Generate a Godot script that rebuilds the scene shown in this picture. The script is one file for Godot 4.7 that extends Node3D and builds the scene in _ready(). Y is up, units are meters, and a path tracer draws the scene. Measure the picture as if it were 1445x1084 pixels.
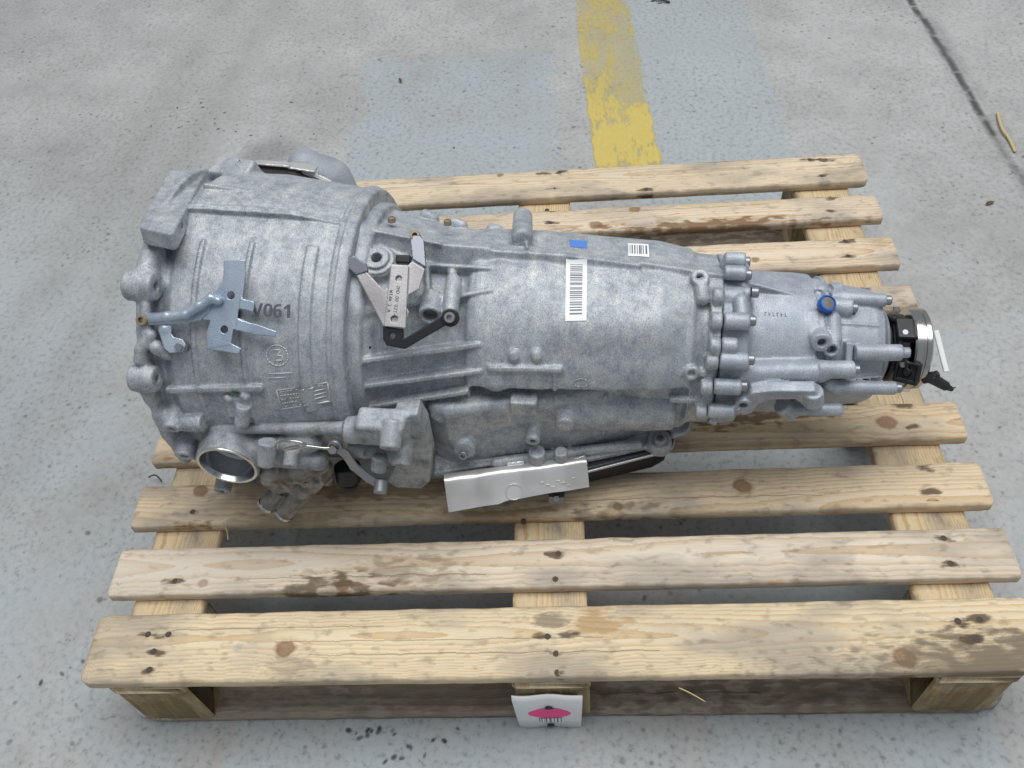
extends Node3D
# Used automatic gearbox lying on a worn wooden pallet on a concrete workshop floor.

const OFF := Vector3(-0.5, 0.19, 0.0)   # from the shaft axis to the foot of the gearbox
var M := {}
var used := {}
var S: Array = []                        # the list of solid primitives being collected
var gearbox: Node3D


func _ready():
	setup_view()
	make_materials()
	make_floor()
	make_pallet()
	make_gearbox()
	make_litter()



func setup_view():
	var cam := Camera3D.new()
	cam.name = "camera"
	add_child(cam)
	cam.position = Vector3(0.0412, 1.2133, 0.8939)
	cam.rotation_degrees = Vector3(-50.64, 6.24, -6.97)
	cam.fov = 47.53
	cam.near = 0.05
	cam.far = 60.0
	var e := Environment.new()
	e.background_mode = Environment.BG_COLOR
	e.background_color = Color(0.42, 0.435, 0.45)
	e.tonemap_mode = Environment.TONE_MAPPER_LINEAR
	e.tonemap_exposure = 2.06
	e.sdfgi_enabled = true
	e.ssao_enabled = true
	e.ssil_enabled = true
	var we := WorldEnvironment.new()
	we.name = "environment"
	we.environment = e
	add_child(we)
	# the long roof light of the workshop, high above the pallet
	var roof := AreaLight3D.new()
	roof.name = "roof_light"
	roof.area_size = Vector2(5.0, 3.2)
	roof.light_energy = 12.6
	roof.light_color = Color(0.985, 0.99, 0.99)
	roof.shadow_enabled = true
	add_child(roof)
	roof.look_at_from_position(Vector3(0.35, 5.0, -0.35), Vector3(0.1, 0.0, 0.05), Vector3(0, 0, 1))


# ---------------------------------------------------------------- naming

func meta(o: Node, label := "", category := "", group := "", kind := ""):
	for pair in [["label", label], ["category", category], ["group", group], ["kind", kind]]:
		if pair[1] != "":
			o.set_meta(pair[0], pair[1])
	return o


func add(parent: Node, o: Node3D, called: String) -> Node3D:
	var key := str(parent.get_instance_id()) + called
	var n: int = used.get(key, 0)
	used[key] = n + 1
	o.name = called if n == 0 else "%s_%03d" % [called, n]
	parent.add_child(o, true)
	return o


func mi(parent: Node, called: String, mesh: Mesh, mat: Material, t := Transform3D()) -> MeshInstance3D:
	var o := MeshInstance3D.new()
	o.mesh = mesh
	o.material_override = mat
	o.transform = t
	add(parent, o, called)
	return o


# ---------------------------------------------------------------- solid modelling: signed distances, meshed as surface nets. Units here are millimetres.

class Prim:
	var t := 0
	var a: Vector3
	var n: Vector3
	var ln := 0.0
	var ra := 0.0
	var rb := 0.0
	var e := 0.0
	var k := 0.0
	var neg := false
	var inv: Basis
	var half: Vector3
	var u0 := 0.0
	var tab: PackedFloat32Array
	var poly: PackedVector2Array
	var clips: Array = []
	var lo: Vector3
	var hi: Vector3

	func d(x: Vector3) -> float:
		var r := 0.0
		if t == 0:
			var pa := x - a
			var h := clampf(pa.dot(n) / ln, 0.0, 1.0)
			r = (pa - n * (h * ln)).length() - lerpf(ra, rb, h)
		elif t == 1:
			var pa := x - a
			var s := pa.dot(n)
			var dx := (pa - n * s).length() - lerpf(ra, rb, clampf(s / ln, 0.0, 1.0)) + e
			var dy := absf(s - ln * 0.5) - ln * 0.5 + e
			r = minf(maxf(dx, dy), 0.0) + sqrt(maxf(dx, 0.0) ** 2 + maxf(dy, 0.0) ** 2) - e
		elif t == 2:
			var p := (inv * (x - a)).abs() - half
			r = minf(maxf(p.x, maxf(p.y, p.z)), 0.0) + p.max(Vector3.ZERO).length() - e
		elif t == 3:
			var s := x.x - u0
			var m := tab.size() - 1
			var f := clampf(s, 0.0, m - 0.001)
			var i := int(f)
			var ry := sqrt(x.y * x.y + x.z * x.z)
			var g := tab[i + 1] - tab[i]
			var dx := (ry - tab[i] - g * (f - i)) / sqrt(1.0 + g * g) + e
			var dy := absf(s - m * 0.5) - m * 0.5 + e
			r = minf(maxf(dx, dy), 0.0) + sqrt(maxf(dx, 0.0) ** 2 + maxf(dy, 0.0) ** 2) - e
		else:
			var p := inv * (x - a)
			var c := poly.size()
			var q := Vector2(p.x, p.y)
			var best := (q - poly[0]).length_squared()
			var sg := 1.0
			var j := c - 1
			for i in c:
				var ed := poly[j] - poly[i]
				var w := q - poly[i]
				var b := w - ed * clampf(w.dot(ed) / ed.length_squared(), 0.0, 1.0)
				best = minf(best, b.length_squared())
				var c1 := q.y >= poly[i].y
				var c2 := q.y < poly[j].y
				var c3 := ed.x * w.y > ed.y * w.x
				if (c1 and c2 and c3) or not (c1 or c2 or c3):
					sg = -sg
				j = i
			var dx := sg * sqrt(best) + e
			var dy := absf(p.z) - half.z + e
			r = minf(maxf(dx, dy), 0.0) + sqrt(maxf(dx, 0.0) ** 2 + maxf(dy, 0.0) ** 2) - e
		for c in clips:
			r = maxf(r, c[1] - x.dot(c[0]))
		return r


func q(x: float, y: float, z: float) -> Vector3:
	return Vector3(x, y, z)


func dv(phi: float) -> Vector3:
	return Vector3(0, cos(deg_to_rad(phi)), sin(deg_to_rad(phi)))


func out(p: Vector3) -> Vector3:
	return Vector3(0, p.y, p.z).normalized()


func pv(l: Array) -> PackedVector2Array:
	var r := PackedVector2Array()
	for i in range(0, l.size(), 2):
		r.append(Vector2(l[i], l[i + 1]))
	return r


func push(p: Prim, lo: Vector3, hi: Vector3, k: float, neg: bool) -> Prim:
	p.k = k
	p.neg = neg
	p.lo = lo
	p.hi = hi
	S.append(p)
	return p


func cap(a: Vector3, b: Vector3, ra: float, rb := -1.0, k := 3.0, neg := false) -> Prim:
	var p := Prim.new()
	p.a = a
	p.ln = maxf((b - a).length(), 0.01)
	p.n = (b - a) / p.ln
	p.ra = ra
	p.rb = ra if rb < 0.0 else rb
	var r := maxf(p.ra, p.rb)
	return push(p, a.min(b) - Vector3.ONE * r, a.max(b) + Vector3.ONE * r, k, neg)


func cyl(a: Vector3, b: Vector3, ra: float, rb := -1.0, k := 2.0, neg := false, e := 1.2) -> Prim:
	var p := cap(a, b, ra, rb, k, neg)
	p.t = 1
	p.e = 0.2 if neg else e
	return p


func hole(a: Vector3, dir: Vector3, r: float, depth: float) -> Prim:
	return cyl(a + dir * 6.0, a - dir * depth, r, r, 1.0, true)


func boss(at: Vector3, dir: Vector3, r: float, up: float, down: float, bore := 0.0, k := 2.5) -> Prim:
	var p := cyl(at - dir * down, at + dir * up, r * 1.08, r, k)
	if bore > 0.0:
		hole(at + dir * up, dir, bore, minf(14.0, up + down - 3.0))
	return p


func box(c: Vector3, b: Basis, half: Vector3, e := 3.0, k := 5.0, neg := false) -> Prim:
	var p := Prim.new()
	p.t = 2
	p.a = c
	p.inv = b.orthonormalized().inverse()
	p.half = half - Vector3.ONE * e
	p.e = e
	var r := Vector3.ONE * half.length()
	return push(p, c - r, c + r, k, neg)


func sector(p: Prim, from: float, to: float) -> Prim:   # keeps what lies between two angles round the axis
	p.clips.append([dv(from + 90.0), 0.0])
	p.clips.append([dv(to - 90.0), 0.0])
	return p


func lathe(l: Array, e := 2.0, k := 4.0, neg := false) -> Prim:
	var pts := pv(l)
	var p := Prim.new()
	p.t = 3
	p.u0 = pts[0].x
	p.e = e
	var j := 0
	var r := 0.0
	for s in int(pts[-1].x - pts[0].x) + 1:
		while j < pts.size() - 2 and pts[0].x + s > pts[j + 1].x:
			j += 1
		var f := (pts[0].x + s - pts[j].x) / (pts[j + 1].x - pts[j].x)
		p.tab.append(lerpf(pts[j].y, pts[j + 1].y, clampf(f, 0.0, 1.0)))
		r = maxf(r, p.tab[-1])
	return push(p, Vector3(pts[0].x, -r, -r), Vector3(pts[-1].x, r, r), k, neg)


func prism(o: Vector3, b: Basis, pts: PackedVector2Array, th: float, e := 1.0, k := 3.0, neg := false) -> Prim:
	var p := Prim.new()
	p.t = 4
	p.a = o
	p.inv = b.inverse()
	p.half = Vector3(0, 0, th * 0.5)
	p.e = e
	p.poly = pts
	p.lo = Vector3.INF
	p.hi = -Vector3.INF
	var lo := Vector3.INF
	var hi := -Vector3.INF
	for v in pts:
		for z in [-th * 0.5, th * 0.5]:
			var w: Vector3 = o + b * Vector3(v.x, v.y, z)
			lo = lo.min(w)
			hi = hi.max(w)
	return push(p, lo, hi, k, neg)


func frame(phi: float) -> Basis:       # x along the shaft, y round it, z outwards
	return Basis(Vector3.RIGHT, Vector3(0, -sin(deg_to_rad(phi)), cos(deg_to_rad(phi))), dv(phi))


func plate(phi: float, r: float, th: float, l: Array, e := 1.0, k := 2.0) -> Prim:
	return prism(dv(phi) * r, frame(phi), pv(l), th, e, k)


func pit(phi: float, r: float, at: Array, rad: float) -> Prim:   # a hole through such a plate
	var c := dv(phi) * r + frame(phi) * Vector3(at[0], at[1], 0)
	return cyl(c - dv(phi) * 9.0, c + dv(phi) * 9.0, rad, rad, 0.6, true)


func floorwise(y: float, th: float, l: Array, e := 2.0, k := 4.0) -> Prim:   # an outline seen from above, th thick, its middle at y
	return prism(Vector3(0, y, 0), Basis(Vector3.RIGHT, Vector3.BACK, Vector3.UP), pv(l), th, e, k)


func upright(z: float, th: float, l: Array, e := 2.0, k := 4.0) -> Prim:     # an outline seen from the side
	return prism(Vector3(0, 0, z), Basis.IDENTITY, pv(l), th, e, k)


func rib(a: Vector3, b: Vector3, h: float, th: float, k := 2.5) -> Prim:     # a web whose crest runs from a to b
	var x := (b - a).normalized()
	var n := out((a + b) * 0.5)
	n = (n - x * n.dot(x)).normalized()
	return box((a + b) * 0.5 - n * h * 0.5, Basis(x, n, x.cross(n)), Vector3((b - a).length() * 0.5 + 3.0, h * 0.5, th * 0.5), 1.8, k)


func slab(a: Vector3, b: Vector3, c: Vector3, d: Vector3, th: float, e := 3.0, k := 6.0) -> Prim:   # edge a-b, edge c-d, th thick below
	var x := ((b - a) + (d - c)).normalized()
	var y := ((c - a) + (d - b))
	y = (y - x * y.dot(x)).normalized()
	var n := y.cross(x)
	var m := (a + b + c + d) * 0.25
	if n.dot(m) < 0.0:
		n = -n
	var w := ((b - a).length() + (d - c).length()) * 0.25
	var l := ((c - a).length() + (d - b).length()) * 0.25
	return box(m - n * th * 0.5, Basis(x, y, x.cross(y)), Vector3(w, l, th * 0.5), e, k)


func sdf(list: Array, x: Vector3) -> float:
	var v := 1e4
	for p: Prim in list:
		var g := p.d(x)
		if p.neg:
			g = -g
			if g > v - p.k:
				var h := maxf(p.k - absf(v - g), 0.0) / p.k
				v = maxf(v, g) + h * h * p.k * 0.25
		elif g < v + p.k:
			var h := maxf(p.k - absf(v - g), 0.0) / p.k
			v = minf(v, g) - h * h * p.k * 0.25
	return v


const N := 8

func nets(cell: float, open_below := 1e9) -> ArrayMesh:     # surface nets of the collected list S
	var lo := Vector3.INF
	var hi := -Vector3.INF
	for p: Prim in S:
		if not p.neg:
			lo = lo.min(p.lo)
			hi = hi.max(p.hi)
	lo -= Vector3.ONE * cell * 2.3
	hi += Vector3.ONE * cell * 2.3
	var bs := cell * N
	var cnt := Vector3i(((hi - lo) / bs).ceil())
	var W := N + 1
	var blocks := {}
	var V := PackedVector3Array()
	var NN := PackedVector3Array()
	for bz in cnt.z:
		for by in cnt.y:
			for bx in cnt.x:
				var o := lo + Vector3(bx, by, bz) * bs
				var list: Array = []
				var solid := false
				for p: Prim in S:
					var g := p.k + cell
					if p.lo.x - g < o.x + bs and p.hi.x + g > o.x and p.lo.y - g < o.y + bs and p.hi.y + g > o.y and p.lo.z - g < o.z + bs and p.hi.z + g > o.z:
						list.append(p)
						solid = solid or not p.neg
				if not solid:
					continue
				var mid := o + Vector3.ONE * bs * 0.5
				if mid.dot(Vector3(0, -0.7071, -0.7071)) > open_below:   # the far underside, which rests out of sight
					continue
				var keep: Array = []
				for p: Prim in list:
					if p.d(mid) < bs * 0.9 + p.k + cell:
						keep.append(p)
				if keep.is_empty() or absf(sdf(list, mid)) > bs * 1.02:
					continue
				list = keep
				var f := PackedFloat32Array()
				f.resize(W * W * W)
				var anyin := false
				var anyout := false
				for sub in 8:      # eighths of the block that the surface cannot reach are filled without looking
					var x0 := 5 if sub & 1 else 0
					var y0 := 5 if sub & 2 else 0
					var z0 := 5 if sub & 4 else 0
					var x1 := 9 if sub & 1 else 5
					var y1 := 9 if sub & 2 else 5
					var z1 := 9 if sub & 4 else 5
					var cm := sdf(list, o + Vector3(x0 + x1 - 1, y0 + y1 - 1, z0 + z1 - 1) * (0.5 * cell))
					if absf(cm) > cell * 3.75:
						if cm < 0.0:
							anyin = true
						else:
							anyout = true
						for z in range(z0, z1):
							for y in range(y0, y1):
								for x in range(x0, x1):
									f[x + W * (y + W * z)] = cm
						continue
					for z in range(z0, z1):
						for y in range(y0, y1):
							for x in range(x0, x1):
								var s := sdf(list, o + Vector3(x, y, z) * cell)
								f[x + W * (y + W * z)] = s
								if s < 0.0:
									anyin = true
								else:
									anyout = true
				if not (anyin and anyout):
					continue
				var ids := PackedInt32Array()
				ids.resize(N * N * N)
				ids.fill(-1)
				for z in N:
					for y in N:
						for x in N:
							var c := x + W * (y + W * z)
							var f0 := f[c]
							var f1 := f[c + 1]
							var f2 := f[c + W]
							var f3 := f[c + W + 1]
							var f4 := f[c + W * W]
							var f5 := f[c + W * W + 1]
							var f6 := f[c + W * W + W]
							var f7 := f[c + W * W + W + 1]
							var m := int(f0 < 0) + int(f1 < 0) + int(f2 < 0) + int(f3 < 0) + int(f4 < 0) + int(f5 < 0) + int(f6 < 0) + int(f7 < 0)
							if m == 0 or m == 8:
								continue
							var sum := Vector3.ZERO
							var k := 0
							if (f0 < 0) != (f1 < 0): sum += Vector3(f0 / (f0 - f1), 0, 0); k += 1
							if (f2 < 0) != (f3 < 0): sum += Vector3(f2 / (f2 - f3), 1, 0); k += 1
							if (f4 < 0) != (f5 < 0): sum += Vector3(f4 / (f4 - f5), 0, 1); k += 1
							if (f6 < 0) != (f7 < 0): sum += Vector3(f6 / (f6 - f7), 1, 1); k += 1
							if (f0 < 0) != (f2 < 0): sum += Vector3(0, f0 / (f0 - f2), 0); k += 1
							if (f1 < 0) != (f3 < 0): sum += Vector3(1, f1 / (f1 - f3), 0); k += 1
							if (f4 < 0) != (f6 < 0): sum += Vector3(0, f4 / (f4 - f6), 1); k += 1
							if (f5 < 0) != (f7 < 0): sum += Vector3(1, f5 / (f5 - f7), 1); k += 1
							if (f0 < 0) != (f4 < 0): sum += Vector3(0, 0, f0 / (f0 - f4)); k += 1
							if (f1 < 0) != (f5 < 0): sum += Vector3(1, 0, f1 / (f1 - f5)); k += 1
							if (f2 < 0) != (f6 < 0): sum += Vector3(0, 1, f2 / (f2 - f6)); k += 1
							if (f3 < 0) != (f7 < 0): sum += Vector3(1, 1, f3 / (f3 - f7)); k += 1
							sum /= k
							var nn := Vector3(f1 + f3 + f5 + f7 - f0 - f2 - f4 - f6, f2 + f3 + f6 + f7 - f0 - f1 - f4 - f5, f4 + f5 + f6 + f7 - f0 - f1 - f2 - f3).normalized()
							ids[x + N * (y + N * z)] = V.size()
							var at := o + (Vector3(x, y, z) + sum) * cell
							if cell < 2.0:      # thin sheet parts: settle on the true surface
								var h := 0.25
								var d1 := sdf(list, at + Vector3(h, -h, -h))
								var d2 := sdf(list, at + Vector3(-h, -h, h))
								var d3 := sdf(list, at + Vector3(-h, h, -h))
								var d4 := sdf(list, at + Vector3(h, h, h))
								nn = Vector3(d1 - d2 - d3 + d4, -d1 - d2 + d3 + d4, -d1 + d2 - d3 + d4).normalized()
								at -= nn * clampf((d1 + d2 + d3 + d4) * 0.25, -0.6, 0.6)
							V.append(at * 0.001 + OFF)
							NN.append(nn)
				blocks[Vector3i(bx, by, bz)] = [ids, f]
	var I := PackedInt32Array()
	for b: Vector3i in blocks:
		var ids: PackedInt32Array = blocks[b][0]
		var f: PackedFloat32Array = blocks[b][1]
		for z in N:
			for y in N:
				for x in N:
					var v0 := ids[x + N * (y + N * z)]
					if v0 < 0:
						continue
					var c := x + W * (y + W * z)
					var s0 := f[c] < 0
					var at := Vector3i(x, y, z)
					if s0 != (f[c + 1] < 0):
						quad(I, blocks, b, at, v0, Vector3i(0, -1, 0), Vector3i(0, 0, -1), s0)
					if s0 != (f[c + W] < 0):
						quad(I, blocks, b, at, v0, Vector3i(0, 0, -1), Vector3i(-1, 0, 0), s0)
					if s0 != (f[c + W * W] < 0):
						quad(I, blocks, b, at, v0, Vector3i(-1, 0, 0), Vector3i(0, -1, 0), s0)
	var arr := []
	arr.resize(Mesh.ARRAY_MAX)
	arr[Mesh.ARRAY_VERTEX] = V
	arr[Mesh.ARRAY_NORMAL] = NN
	arr[Mesh.ARRAY_INDEX] = I
	var m := ArrayMesh.new()
	m.add_surface_from_arrays(Mesh.PRIMITIVE_TRIANGLES, arr)
	return m


func near(blocks: Dictionary, b: Vector3i, at: Vector3i) -> int:
	if at.x < 0: at.x += N; b.x -= 1
	if at.y < 0: at.y += N; b.y -= 1
	if at.z < 0: at.z += N; b.z -= 1
	var e = blocks.get(b)
	return e[0][at.x + N * (at.y + N * at.z)] if e else -1


func quad(I: PackedInt32Array, blocks: Dictionary, b: Vector3i, at: Vector3i, v0: int, d1: Vector3i, d2: Vector3i, inside: bool):
	var v1 := near(blocks, b, at + d1)
	var v2 := near(blocks, b, at + d1 + d2)
	var v3 := near(blocks, b, at + d2)
	if v1 < 0 or v2 < 0 or v3 < 0:
		return
	if inside:
		I.append_array(PackedInt32Array([v0, v2, v1, v0, v3, v2]))
	else:
		I.append_array(PackedInt32Array([v0, v1, v2, v0, v2, v3]))


func body(called: String, parent: Node, mat: Material, cell := 3.0, open_below := 1e9) -> MeshInstance3D:
	var o := mi(parent, called, nets(cell, open_below), mat)
	S = []
	return o


# ---------------------------------------------------------------- other meshes

func turned(profile: Array, segs := 40) -> ArrayMesh:    # [along, radius, along, radius ...] in mm, turned round the local Y axis with crisp steps
	var p := pv(profile)
	var st := SurfaceTool.new()
	st.begin(Mesh.PRIMITIVE_TRIANGLES)
	for i in p.size() - 1:
		var d := p[i + 1] - p[i]
		if d.length() < 0.001:
			continue
		var n2 := Vector2(-d.y, d.x).normalized()   # (along, radial)
		for s in segs:
			var a0 := TAU * s / segs
			var a1 := TAU * (s + 1) / segs
			var c := []
			for pair in [[p[i], a0], [p[i + 1], a0], [p[i + 1], a1], [p[i], a1]]:
				var dir := Vector3(cos(pair[1]), 0, sin(pair[1]))
				c.append([(dir * pair[0].y + Vector3.UP * pair[0].x) * 0.001, dir * n2.y + Vector3.UP * n2.x])
			for k in [0, 2, 1, 0, 3, 2]:
				st.set_normal(c[k][1])
				st.add_vertex(c[k][0])
	return st.commit()


func along(p: Vector3, dir: Vector3) -> Transform3D:     # a frame at p (mm, axis frame) whose Y runs along dir
	var y := dir.normalized()
	var x := y.cross(Vector3(0.3, 0.2, 0.93)).normalized()
	return Transform3D(Basis(x, y, x.cross(y)), p * 0.001 + OFF)


var bolt_meshes := {}

func hex_bolt(parent: Node, p: Vector3, dir: Vector3, r: float, mat: Material, called := "bolt"):
	var key := "hex%.1f" % r
	if not bolt_meshes.has(key):
		var st := SurfaceTool.new()
		st.begin(Mesh.PRIMITIVE_TRIANGLES)
		var head := CylinderMesh.new()
		head.radial_segments = 6
		head.rings = 1
		head.top_radius = r * 0.00092
		head.bottom_radius = r * 0.001
		head.height = r * 0.0012
		st.append_from(turned([0, 0.01, 0, r * 1.35, r * 0.3, r * 1.25, r * 0.3, 0.01], 20), 0, Transform3D())
		st.append_from(head, 0, Transform3D(Basis(), Vector3(0, r * 0.0008, 0)))
		bolt_meshes[key] = st.commit()
	return mi(parent, called, bolt_meshes[key], mat, along(p, dir))


func socket_bolt(parent: Node, p: Vector3, dir: Vector3, r: float, mat: Material, called := "bolt"):
	var key := "socket%.1f" % r
	if not bolt_meshes.has(key):
		bolt_meshes[key] = turned([-2, r, r * 0.8, r, r, r * 0.85, r, r * 0.5, r * 0.3, r * 0.5, r * 0.3, 0.01], 20)
	return mi(parent, called, bolt_meshes[key], mat, along(p, dir))


func tube(parent: Node, called: String, pts: Array, r: float, mat: Material, segs := 8) -> MeshInstance3D:   # pts in metres, frame of parent
	var curve := Curve3D.new()
	curve.bake_interval = 0.004
	for i in pts.size():
		var t: Vector3 = (pts[mini(i + 1, pts.size() - 1)] - pts[maxi(i - 1, 0)]) * 0.22
		curve.add_point(pts[i], -t, t)
	var b := curve.get_baked_points()
	var st := SurfaceTool.new()
	st.begin(Mesh.PRIMITIVE_TRIANGLES)
	st.set_smooth_group(0)
	for i in b.size():
		var d := (b[mini(i + 1, b.size() - 1)] - b[maxi(i - 1, 0)]).normalized()
		var x := d.cross(Vector3(0.31, 0.87, 0.22)).normalized()
		var y := d.cross(x)
		for s in segs:
			var a := TAU * s / segs
			st.set_normal(x * cos(a) + y * sin(a))
			st.add_vertex(b[i] + (x * cos(a) + y * sin(a)) * r * (0.4 if i == 0 or i == b.size() - 1 else 1.0))
	for i in b.size() - 1:
		for s in segs:
			var k := (s + 1) % segs
			for v in [i * segs + s, (i + 1) * segs + s, (i + 1) * segs + k, i * segs + s, (i + 1) * segs + k, i * segs + k]:
				st.add_index(v)
	return mi(parent, called, st.commit(), mat)


func patch(parent: Node, called: String, mat: Material, solid: Array, c: Array, lift := 0.5, nu := 10, nv := 14) -> MeshInstance3D:   # a label laid on a solid; corners: top left, top right, bottom left, bottom right
	var st := SurfaceTool.new()
	st.begin(Mesh.PRIMITIVE_TRIANGLES)
	for j in nv + 1:
		for i in nu + 1:
			var p: Vector3 = (c[0] as Vector3).lerp(c[1], float(i) / nu).lerp((c[2] as Vector3).lerp(c[3], float(i) / nu), float(j) / nv)
			var n := out(p)
			for k in 6:
				p -= n * (sdf(solid, p) - lift) * 0.8
			st.set_uv(Vector2(float(i) / nu, float(j) / nv))
			st.add_vertex(p * 0.001 + OFF)
	for j in nv:
		for i in nu:
			var a := j * (nu + 1) + i
			for v in [a, a + 1, a + nu + 2, a, a + nu + 2, a + nu + 1]:
				st.add_index(v)
	st.generate_normals()
	return mi(parent, called, st.commit(), mat)


# ---------------------------------------------------------------- materials

func noise(freq: float, sd: int, oct := 4, gain := 0.5) -> FastNoiseLite:
	var n := FastNoiseLite.new()
	n.noise_type = FastNoiseLite.TYPE_SIMPLEX_SMOOTH
	n.fractal_gain = gain
	n.frequency = freq
	n.seed = sd
	n.fractal_octaves = oct
	return n


func ramp(cols: Array, at: Array) -> Gradient:
	var g := Gradient.new()
	g.offsets = PackedFloat32Array(at)
	var c := PackedColorArray()
	for x in cols:
		c.append(Color(x[0] / 255.0, x[1] / 255.0, x[2] / 255.0))
	g.colors = c
	return g


func ntex(n: FastNoiseLite, g: Gradient, size := 512) -> NoiseTexture2D:
	var t := NoiseTexture2D.new()
	t.width = size
	t.height = size
	t.seamless = true
	t.seamless_blend_skirt = 0.2
	t.noise = n
	t.color_ramp = g
	return t


func plain(col: Array, rough: float, metal := 0.0) -> StandardMaterial3D:
	var m := StandardMaterial3D.new()
	m.albedo_color = Color(col[0] / 255.0, col[1] / 255.0, col[2] / 255.0)
	m.roughness = rough
	m.metallic = metal
	return m


func cast(base: NoiseTexture2D, detail: NoiseTexture2D, bump: NoiseTexture2D, scale: float, rough: float, metal: float, relief := 0.012) -> StandardMaterial3D:
	var m := StandardMaterial3D.new()
	m.albedo_texture = base
	m.uv1_triplanar = true
	m.uv1_scale = Vector3.ONE * scale
	m.roughness = rough
	m.metallic = metal
	m.detail_enabled = true
	m.detail_blend_mode = BaseMaterial3D.BLEND_MODE_MUL
	m.detail_albedo = detail
	m.detail_uv_layer = BaseMaterial3D.DETAIL_UV_2
	m.uv2_triplanar = true
	m.uv2_scale = Vector3.ONE * scale * 4.3
	m.heightmap_enabled = true
	m.heightmap_texture = bump
	m.heightmap_scale = relief
	return m


func make_materials():
	var grain := ntex(noise(0.09, 5, 3), ramp([[90, 90, 90], [255, 255, 255]], [0.2, 0.8]), 512)
	var speckle := ntex(noise(0.075, 6, 3), ramp([[184, 188, 194], [232, 234, 237], [255, 255, 255]], [0.2, 0.42, 0.6]), 512)
	var mottle := ntex(noise(0.009, 7, 8, 0.88), ramp([[142, 147, 154], [163, 168, 174], [179, 183, 188], [192, 195, 198], [197, 194, 189], [224, 226, 228]], [0.2, 0.4, 0.5, 0.6, 0.68, 0.82]), 1024)
	var clean := ntex(noise(0.01, 11, 7, 0.8), ramp([[156, 163, 172], [170, 176, 184], [182, 187, 194], [202, 206, 210]], [0.2, 0.42, 0.6, 0.85]), 512)
	var dirty := ntex(noise(0.012, 9, 7, 0.8), ramp([[126, 126, 126], [154, 156, 158], [174, 178, 182], [194, 196, 198]], [0.2, 0.4, 0.56, 0.82]), 512)
	var grime := ntex(noise(0.015, 13, 6), ramp([[88, 80, 71], [124, 116, 107], [150, 146, 141], [176, 174, 171]], [0.25, 0.42, 0.58, 0.8]), 512)
	M.bell = cast(mottle, speckle, grain, 3.2, 0.6, 0.3)
	M.case_ = cast(mottle, speckle, grain, 2.9, 0.6, 0.3)
	M.clean = cast(clean, speckle, grain, 3.6, 0.55, 0.3)
	M.dirty = cast(dirty, speckle, grain, 3.4, 0.62, 0.25)
	M.grime = cast(grime, speckle, grain, 5.0, 0.5, 0.25, 0.1)
	M.zinc = cast(ntex(noise(0.01, 21, 4), ramp([[160, 174, 192], [184, 197, 213], [206, 216, 227]], [0.25, 0.5, 0.75]), 256), speckle, grain, 5.0, 0.34, 0.55, 0.01)
	M.steel_grey = cast(ntex(noise(0.01, 22, 4), ramp([[172, 165, 166], [196, 190, 190], [208, 204, 203]], [0.25, 0.5, 0.75]), 256), speckle, grain, 5.0, 0.36, 0.5, 0.01)
	M.black_metal = plain([38, 39, 42], 0.42, 0.3)
	M.burnt = plain([118, 120, 130], 0.33, 0.6)
	M.worn = plain([206, 206, 206], 0.5, 0.4)
	M.bearing = plain([200, 202, 206], 0.22, 0.95)
	M.black = plain([24, 25, 27], 0.38)
	M.rubber = plain([34, 35, 38], 0.6)
	M.bolt = plain([150, 152, 156], 0.38, 0.7)
	M.rust_bolt = plain([150, 134, 112], 0.6, 0.4)
	M.bright = plain([186, 184, 180], 0.2, 1.0)
	M.pan = plain([52, 54, 58], 0.4, 0.4)
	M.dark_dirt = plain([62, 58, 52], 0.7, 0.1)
	M.steel_top = plain([112, 114, 116], 0.5, 0.4)
	M.blue = plain([16, 92, 186], 0.4)
	M.blue_ink = plain([84, 130, 205], 0.6)
	M.green = plain([30, 120, 52], 0.5)
	M.print_ = plain([84, 86, 91], 0.7)
	M.white = plain([238, 238, 236], 0.5)
	M.foil = cast(ntex(noise(0.006, 31, 4), ramp([[204, 200, 198], [224, 221, 220], [238, 236, 235]], [0.25, 0.5, 0.78]), 256), ntex(noise(0.004, 34, 2), ramp([[236, 236, 236], [255, 255, 255]], [0.2, 0.8]), 128), ntex(noise(0.012, 33, 3), ramp([[0, 0, 0], [255, 255, 255]], [0.2, 0.8]), 256), 4.0, 0.3, 0.5, 0.12)
	M.shade_rubber = cast(ntex(noise(0.012, 41, 4), ramp([[146, 149, 157], [166, 170, 178], [182, 185, 192]], [0.25, 0.5, 0.75]), 256), speckle, grain, 4.0, 0.6, 0.15)
	M.rim_metal = plain([178, 178, 178], 0.3, 0.7)
	M.pink = plain([252, 78, 146], 0.6)
	M.nail = plain([78, 66, 56], 0.7, 0.2)
	M.straw = plain([196, 176, 128], 0.8)
	M.leaf = plain([150, 118, 88], 0.8)
	M.wire = plain([58, 60, 60], 0.6)


func pic(im: Image, rough := 0.5) -> StandardMaterial3D:
	var m := StandardMaterial3D.new()
	m.albedo_texture = ImageTexture.create_from_image(im)
	m.roughness = rough
	return m


func barcode(w: int, h: int, across: bool, sd: int, margin: float) -> StandardMaterial3D:
	var im := Image.create(w, h, false, Image.FORMAT_RGB8)
	im.fill(Color(0.93, 0.93, 0.92))
	var r := RandomNumberGenerator.new()
	r.seed = sd
	var long := h if across else w
	var side := w if across else h
	var p := int(long * 0.05)
	while p < long * (0.88 if across else 0.93):
		var t := r.randi_range(1, 4) * 2
		var c := Color(0.42, 0.43, 0.48)
		if across:
			im.fill_rect(Rect2i(int(side * margin), p, int(side * (1.0 - 2.0 * margin)), t), c)
		else:
			im.fill_rect(Rect2i(p, int(side * margin), t, int(side * (1.0 - 2.0 * margin))), c)
		p += t + r.randi_range(1, 4) * 2
	return pic(im)


# ---------------------------------------------------------------- floor

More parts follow.
